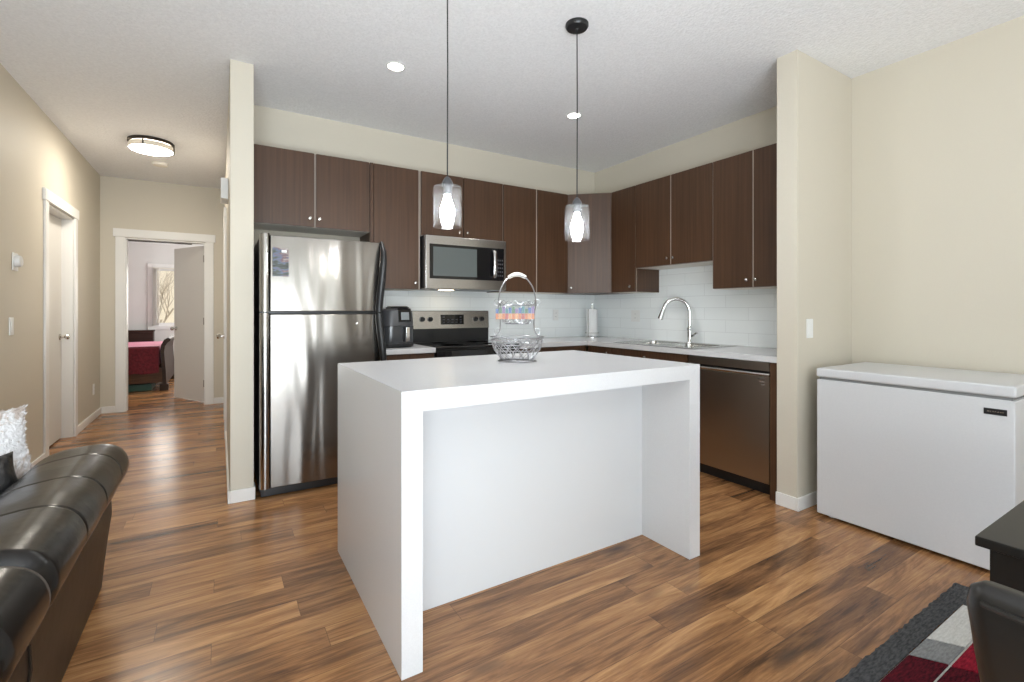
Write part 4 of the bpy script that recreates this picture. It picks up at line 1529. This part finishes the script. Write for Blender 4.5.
# fringe of short fur tufts round the edge
for k in range(420):
    q_ = rn.random() * 4
    u = (q_ % 1) * 2 - 1
    e = .213 * (1 - .09 * (1 - u * u))
    p = {0: (u * .213, e * .84), 1: (u * .213, -e * .84), 2: (e, u * .179), 3: (-e, u * .179)}[int(q_)]
    dd_ = Vector((p[0], p[1], 0)).normalized()
    p0 = Vector((p[0], p[1], rn.uniform(-.010, .010))) - dd_ * .010
    tip = p0 + dd_ * rn.uniform(.012, .020) + Vector((rn.uniform(-.006, .006), rn.uniform(-.006, .006), rn.uniform(-.005, .005)))
    tube(bm, [p0, (p0 + tip) / 2, tip], [.0045, .003, .0006], 4)
pw = tag(obj('fur_pillow', bm, M['fur']), 'fluffy white patterned pillow leaning on the black sofa', 'pillow')
def stand(o, u, n, c):
    u = Vector(u).normalized(); n = Vector(n)
    v = n.cross(u).normalized()
    n = u.cross(v)
    o.matrix_world = Matrix(((u.x, v.x, n.x, c[0]), (u.y, v.y, n.y, c[1]), (u.z, v.z, n.z, c[2]), (0, 0, 0, 1)))
stand(pw, (.80, .60, .0), (.57, -.76, .30), (-.852, 2.668, .605))
bm = nb()
cushion(bm, .36, .22, .11, 24)
pk = tag(obj('satin_pillow', bm, M['satin']), 'black satin pillow in front of the fluffy white one', 'pillow')
stand(pk, (.78, .62, .08), (.52, -.68, .45), (-.806, 2.515, .515))

# ------------------------------------------------------------------ rug
t = thing('area_rug', 'red, grey and cream patchwork rug with charcoal border at lower right', 'rug', (1.7, -0.2, 0))
rx0, rx1, ry0, ry1, bw = 0.62, 2.71, -1.75, 0.742, .070
rr_ = random.Random(5)
bm = nb()
nx = 150
for side in range(4):
    pass
def strip(bm, pts_in, pts_out):
    lo = [bm.verts.new((x, y, .0006)) for x, y in pts_out]
    hi_o = [bm.verts.new((x, y, .013)) for x, y in pts_out]
    hi_i = [bm.verts.new((x, y, .015)) for x, y in pts_in]
    for k in range(len(pts_in) - 1):
        bm.faces.new((lo[k], lo[k + 1], hi_o[k + 1], hi_o[k]))
        bm.faces.new((hi_o[k], hi_o[k + 1], hi_i[k + 1], hi_i[k]))
def edge(a, b, n, jit):
    out = []
    for k in range(n + 1):
        u = k / n
        nx_, ny_ = (b[1] - a[1]), -(b[0] - a[0])
        l = math.hypot(nx_, ny_)
        j = 0 if k in (0, n) else rr_.uniform(-jit, jit)
        out.append((a[0] + (b[0] - a[0]) * u + nx_ / l * j, a[1] + (b[1] - a[1]) * u + ny_ / l * j))
    return out
co = [(rx0, ry0), (rx1, ry0), (rx1, ry1), (rx0, ry1)]
ci = [(rx0 + bw, ry0 + bw), (rx1 - bw * 2.6, ry0 + bw), (rx1 - bw * 2.6, ry1 - bw), (rx0 + bw, ry1 - bw)]
for k in range(4):
    strip(bm, edge(ci[k], ci[(k + 1) % 4], 120, .002), edge(co[k], co[(k + 1) % 4], 120, .004))
obj('border', bm, M['rug_grey'], t, label='shaggy charcoal border')
bm = nb()
mats = ['rug_cream', 'rug_mid', 'rug_red', 'rug_maroon', 'rug_grey']
X0, X1, Y0, Y1 = ci[0][0], ci[1][0], ci[0][1], ci[2][1]
gi = .007
rowh = .0945
# thin cream ground showing between the patches
box(bm, X0 + .001, X1 - .001, Y0 + .001, Y1 - .001, .002, .0125, mi=0)
row = 0
y = Y1
first = {0: [(X1, 2.156, 0), (2.156, 2.003, 1), (2.003, 1.70, 3), (1.70, 1.45, 4), (1.45, 1.2, 2), (1.2, 1.0, 0), (1.0, X0, 1)],
         1: [(X1, 2.36, 1), (2.36, 2.055, 2), (2.055, 1.70, 3), (1.70, 1.50, 1), (1.50, 1.15, 0), (1.15, X0, 2)]}
while y - rowh > Y0:
    segs = first.get(row)
    if segs is None:
        segs = []
        x = X1
        while x > X0 + .05:
            w_ = rr_.choice((.16, .24, .32, .38))
            segs.append((x, max(X0, x - w_), rr_.choice((0, 1, 2, 3, 2, 3, 4))))
            x -= w_
    ya, yb = y - gi * .5, y - rowh + gi * .5
    for a, b, mi in segs:
        sk = .057 if row < 2 else .05
        aa = [(b + gi * .5, ya), (a - gi * .5, ya), (min(X1, a + sk) - gi * .5, yb), (min(X1, b + sk) + gi * .5, yb)]
        aa = [(min(X1 - .001, max(X0 + .001, p[0])), p[1]) for p in aa]
        if abs(aa[0][0] - aa[1][0]) < .01:
            continue
        lo = [(px, py, .012) for px, py in aa]
        hi = [(px, py, .016) for px, py in aa]
        loft(bm, [lo, hi], mi=mi)
    y -= rowh
    row += 1
obj('pile_pattern', bm, [M[m_] for m_ in mats], t, label='patchwork field of cream, grey, red and maroon blocks')

# ------------------------------------------------------------------ dining table and chair
t = thing('dining_table', 'black wooden dining table at the lower right edge', 'table', (1.75, -0.25, 0))
tx0, tx1, ty0, ty1, tz = 1.279, 2.12, -1.10, 0.322, .742
bm = nb()
box(bm, tx0, tx1, ty0, ty1, tz - .020, tz, .003)
obj('tabletop', bm, M['black_wood'], t)
bm = nb()
for b in ((tx0 + .05, tx0 + .07, ty0 + .07, ty1 - .07), (tx1 - .07, tx1 - .05, ty0 + .07, ty1 - .07), (tx0 + .07, tx1 - .07, ty1 - .07, ty1 - .05), (tx0 + .07, tx1 - .07, ty0 + .05, ty0 + .07)):
    box(bm, *b, tz - .105, tz - .0205, .002)
obj('apron', bm, M['black_wood'], t)
for xx in (tx0 + .018, tx1 - .09):
    for yy in (ty0 + .018, ty1 - .09):
        bm = nb()
        r0 = [(xx, yy), (xx + .072, yy), (xx + .072, yy + .072), (xx, yy + .072)]
        c_ = (xx + .036, yy + .036)
        loft(bm, [[(c_[0] + (px - c_[0]) * .75, c_[1] + (py - c_[1]) * .75, .0165) for px, py in r0], [(px, py, tz - .22) for px, py in r0], [(px, py, tz - .0205) for px, py in r0]])
        obj('leg', bm, M['black_wood'], t)

t = thing('dining_chair', 'black leather dining chair in the lower right corner', 'chair', (1.05, -0.01, 0))
bm = nb()
def sec(z, x, th, hw):
    pts = []
    yc = -.012
    n = 6
    rc = min(th * .48, .030)
    for sx, sy, s in ((1, 1, 0), (-1, 1, 90), (-1, -1, 180), (1, -1, 270)):
        for i in range(n + 1):
            g = R(s + 90 * i / n)
            yy = yc + sy * (hw - rc) + rc * math.sin(g)
            bow = .018 * (1 - ((yy - yc) / hw) ** 2)
            pts.append((x + sx * (th / 2 - rc) + rc * math.cos(g) - bow, yy, z))
    return pts
loft(bm, [sec(.42, .925, .055, .200), sec(.50, .905, .062, .205), sec(.62, .885, .064, .217), sec(.74, .868, .060, .230), sec(.80, .862, .054, .236), sec(.822, .860, .044, .232), sec(.832, .860, .022, .220)])
bk = obj('backrest', bm, M['chair_leather'], t, angle=60)
bm = nb()
tube(bm, [(.833 - .018 * (1 - (v_ / .222) ** 2), -.012 + v_, .814) for v_ in [(-.215 + .43 * i / 20) for i in range(21)]], .004, 6)
obj('piping', bm, M['chair_leather'], bk)
bm = nb()
box(bm, .925, 1.270, -.225, .200, .39, .475, .03, 4)
obj('seat', bm, M['chair_leather'], t)
for xx, yy in ((.93, -.205), (.93, .145), (1.21, -.205), (1.21, .145)):
    bm = nb()
    loft(bm, [[(xx + .006, yy + .006, .0165), (xx + .030, yy + .006, .0165), (xx + .030, yy + .030, .0165), (xx + .006, yy + .030, .0165)],
              [(xx, yy, .395), (xx + .04, yy, .395), (xx + .04, yy + .04, .395), (xx, yy + .04, .395)]])
    obj('leg', bm, M['black_wood'], t)
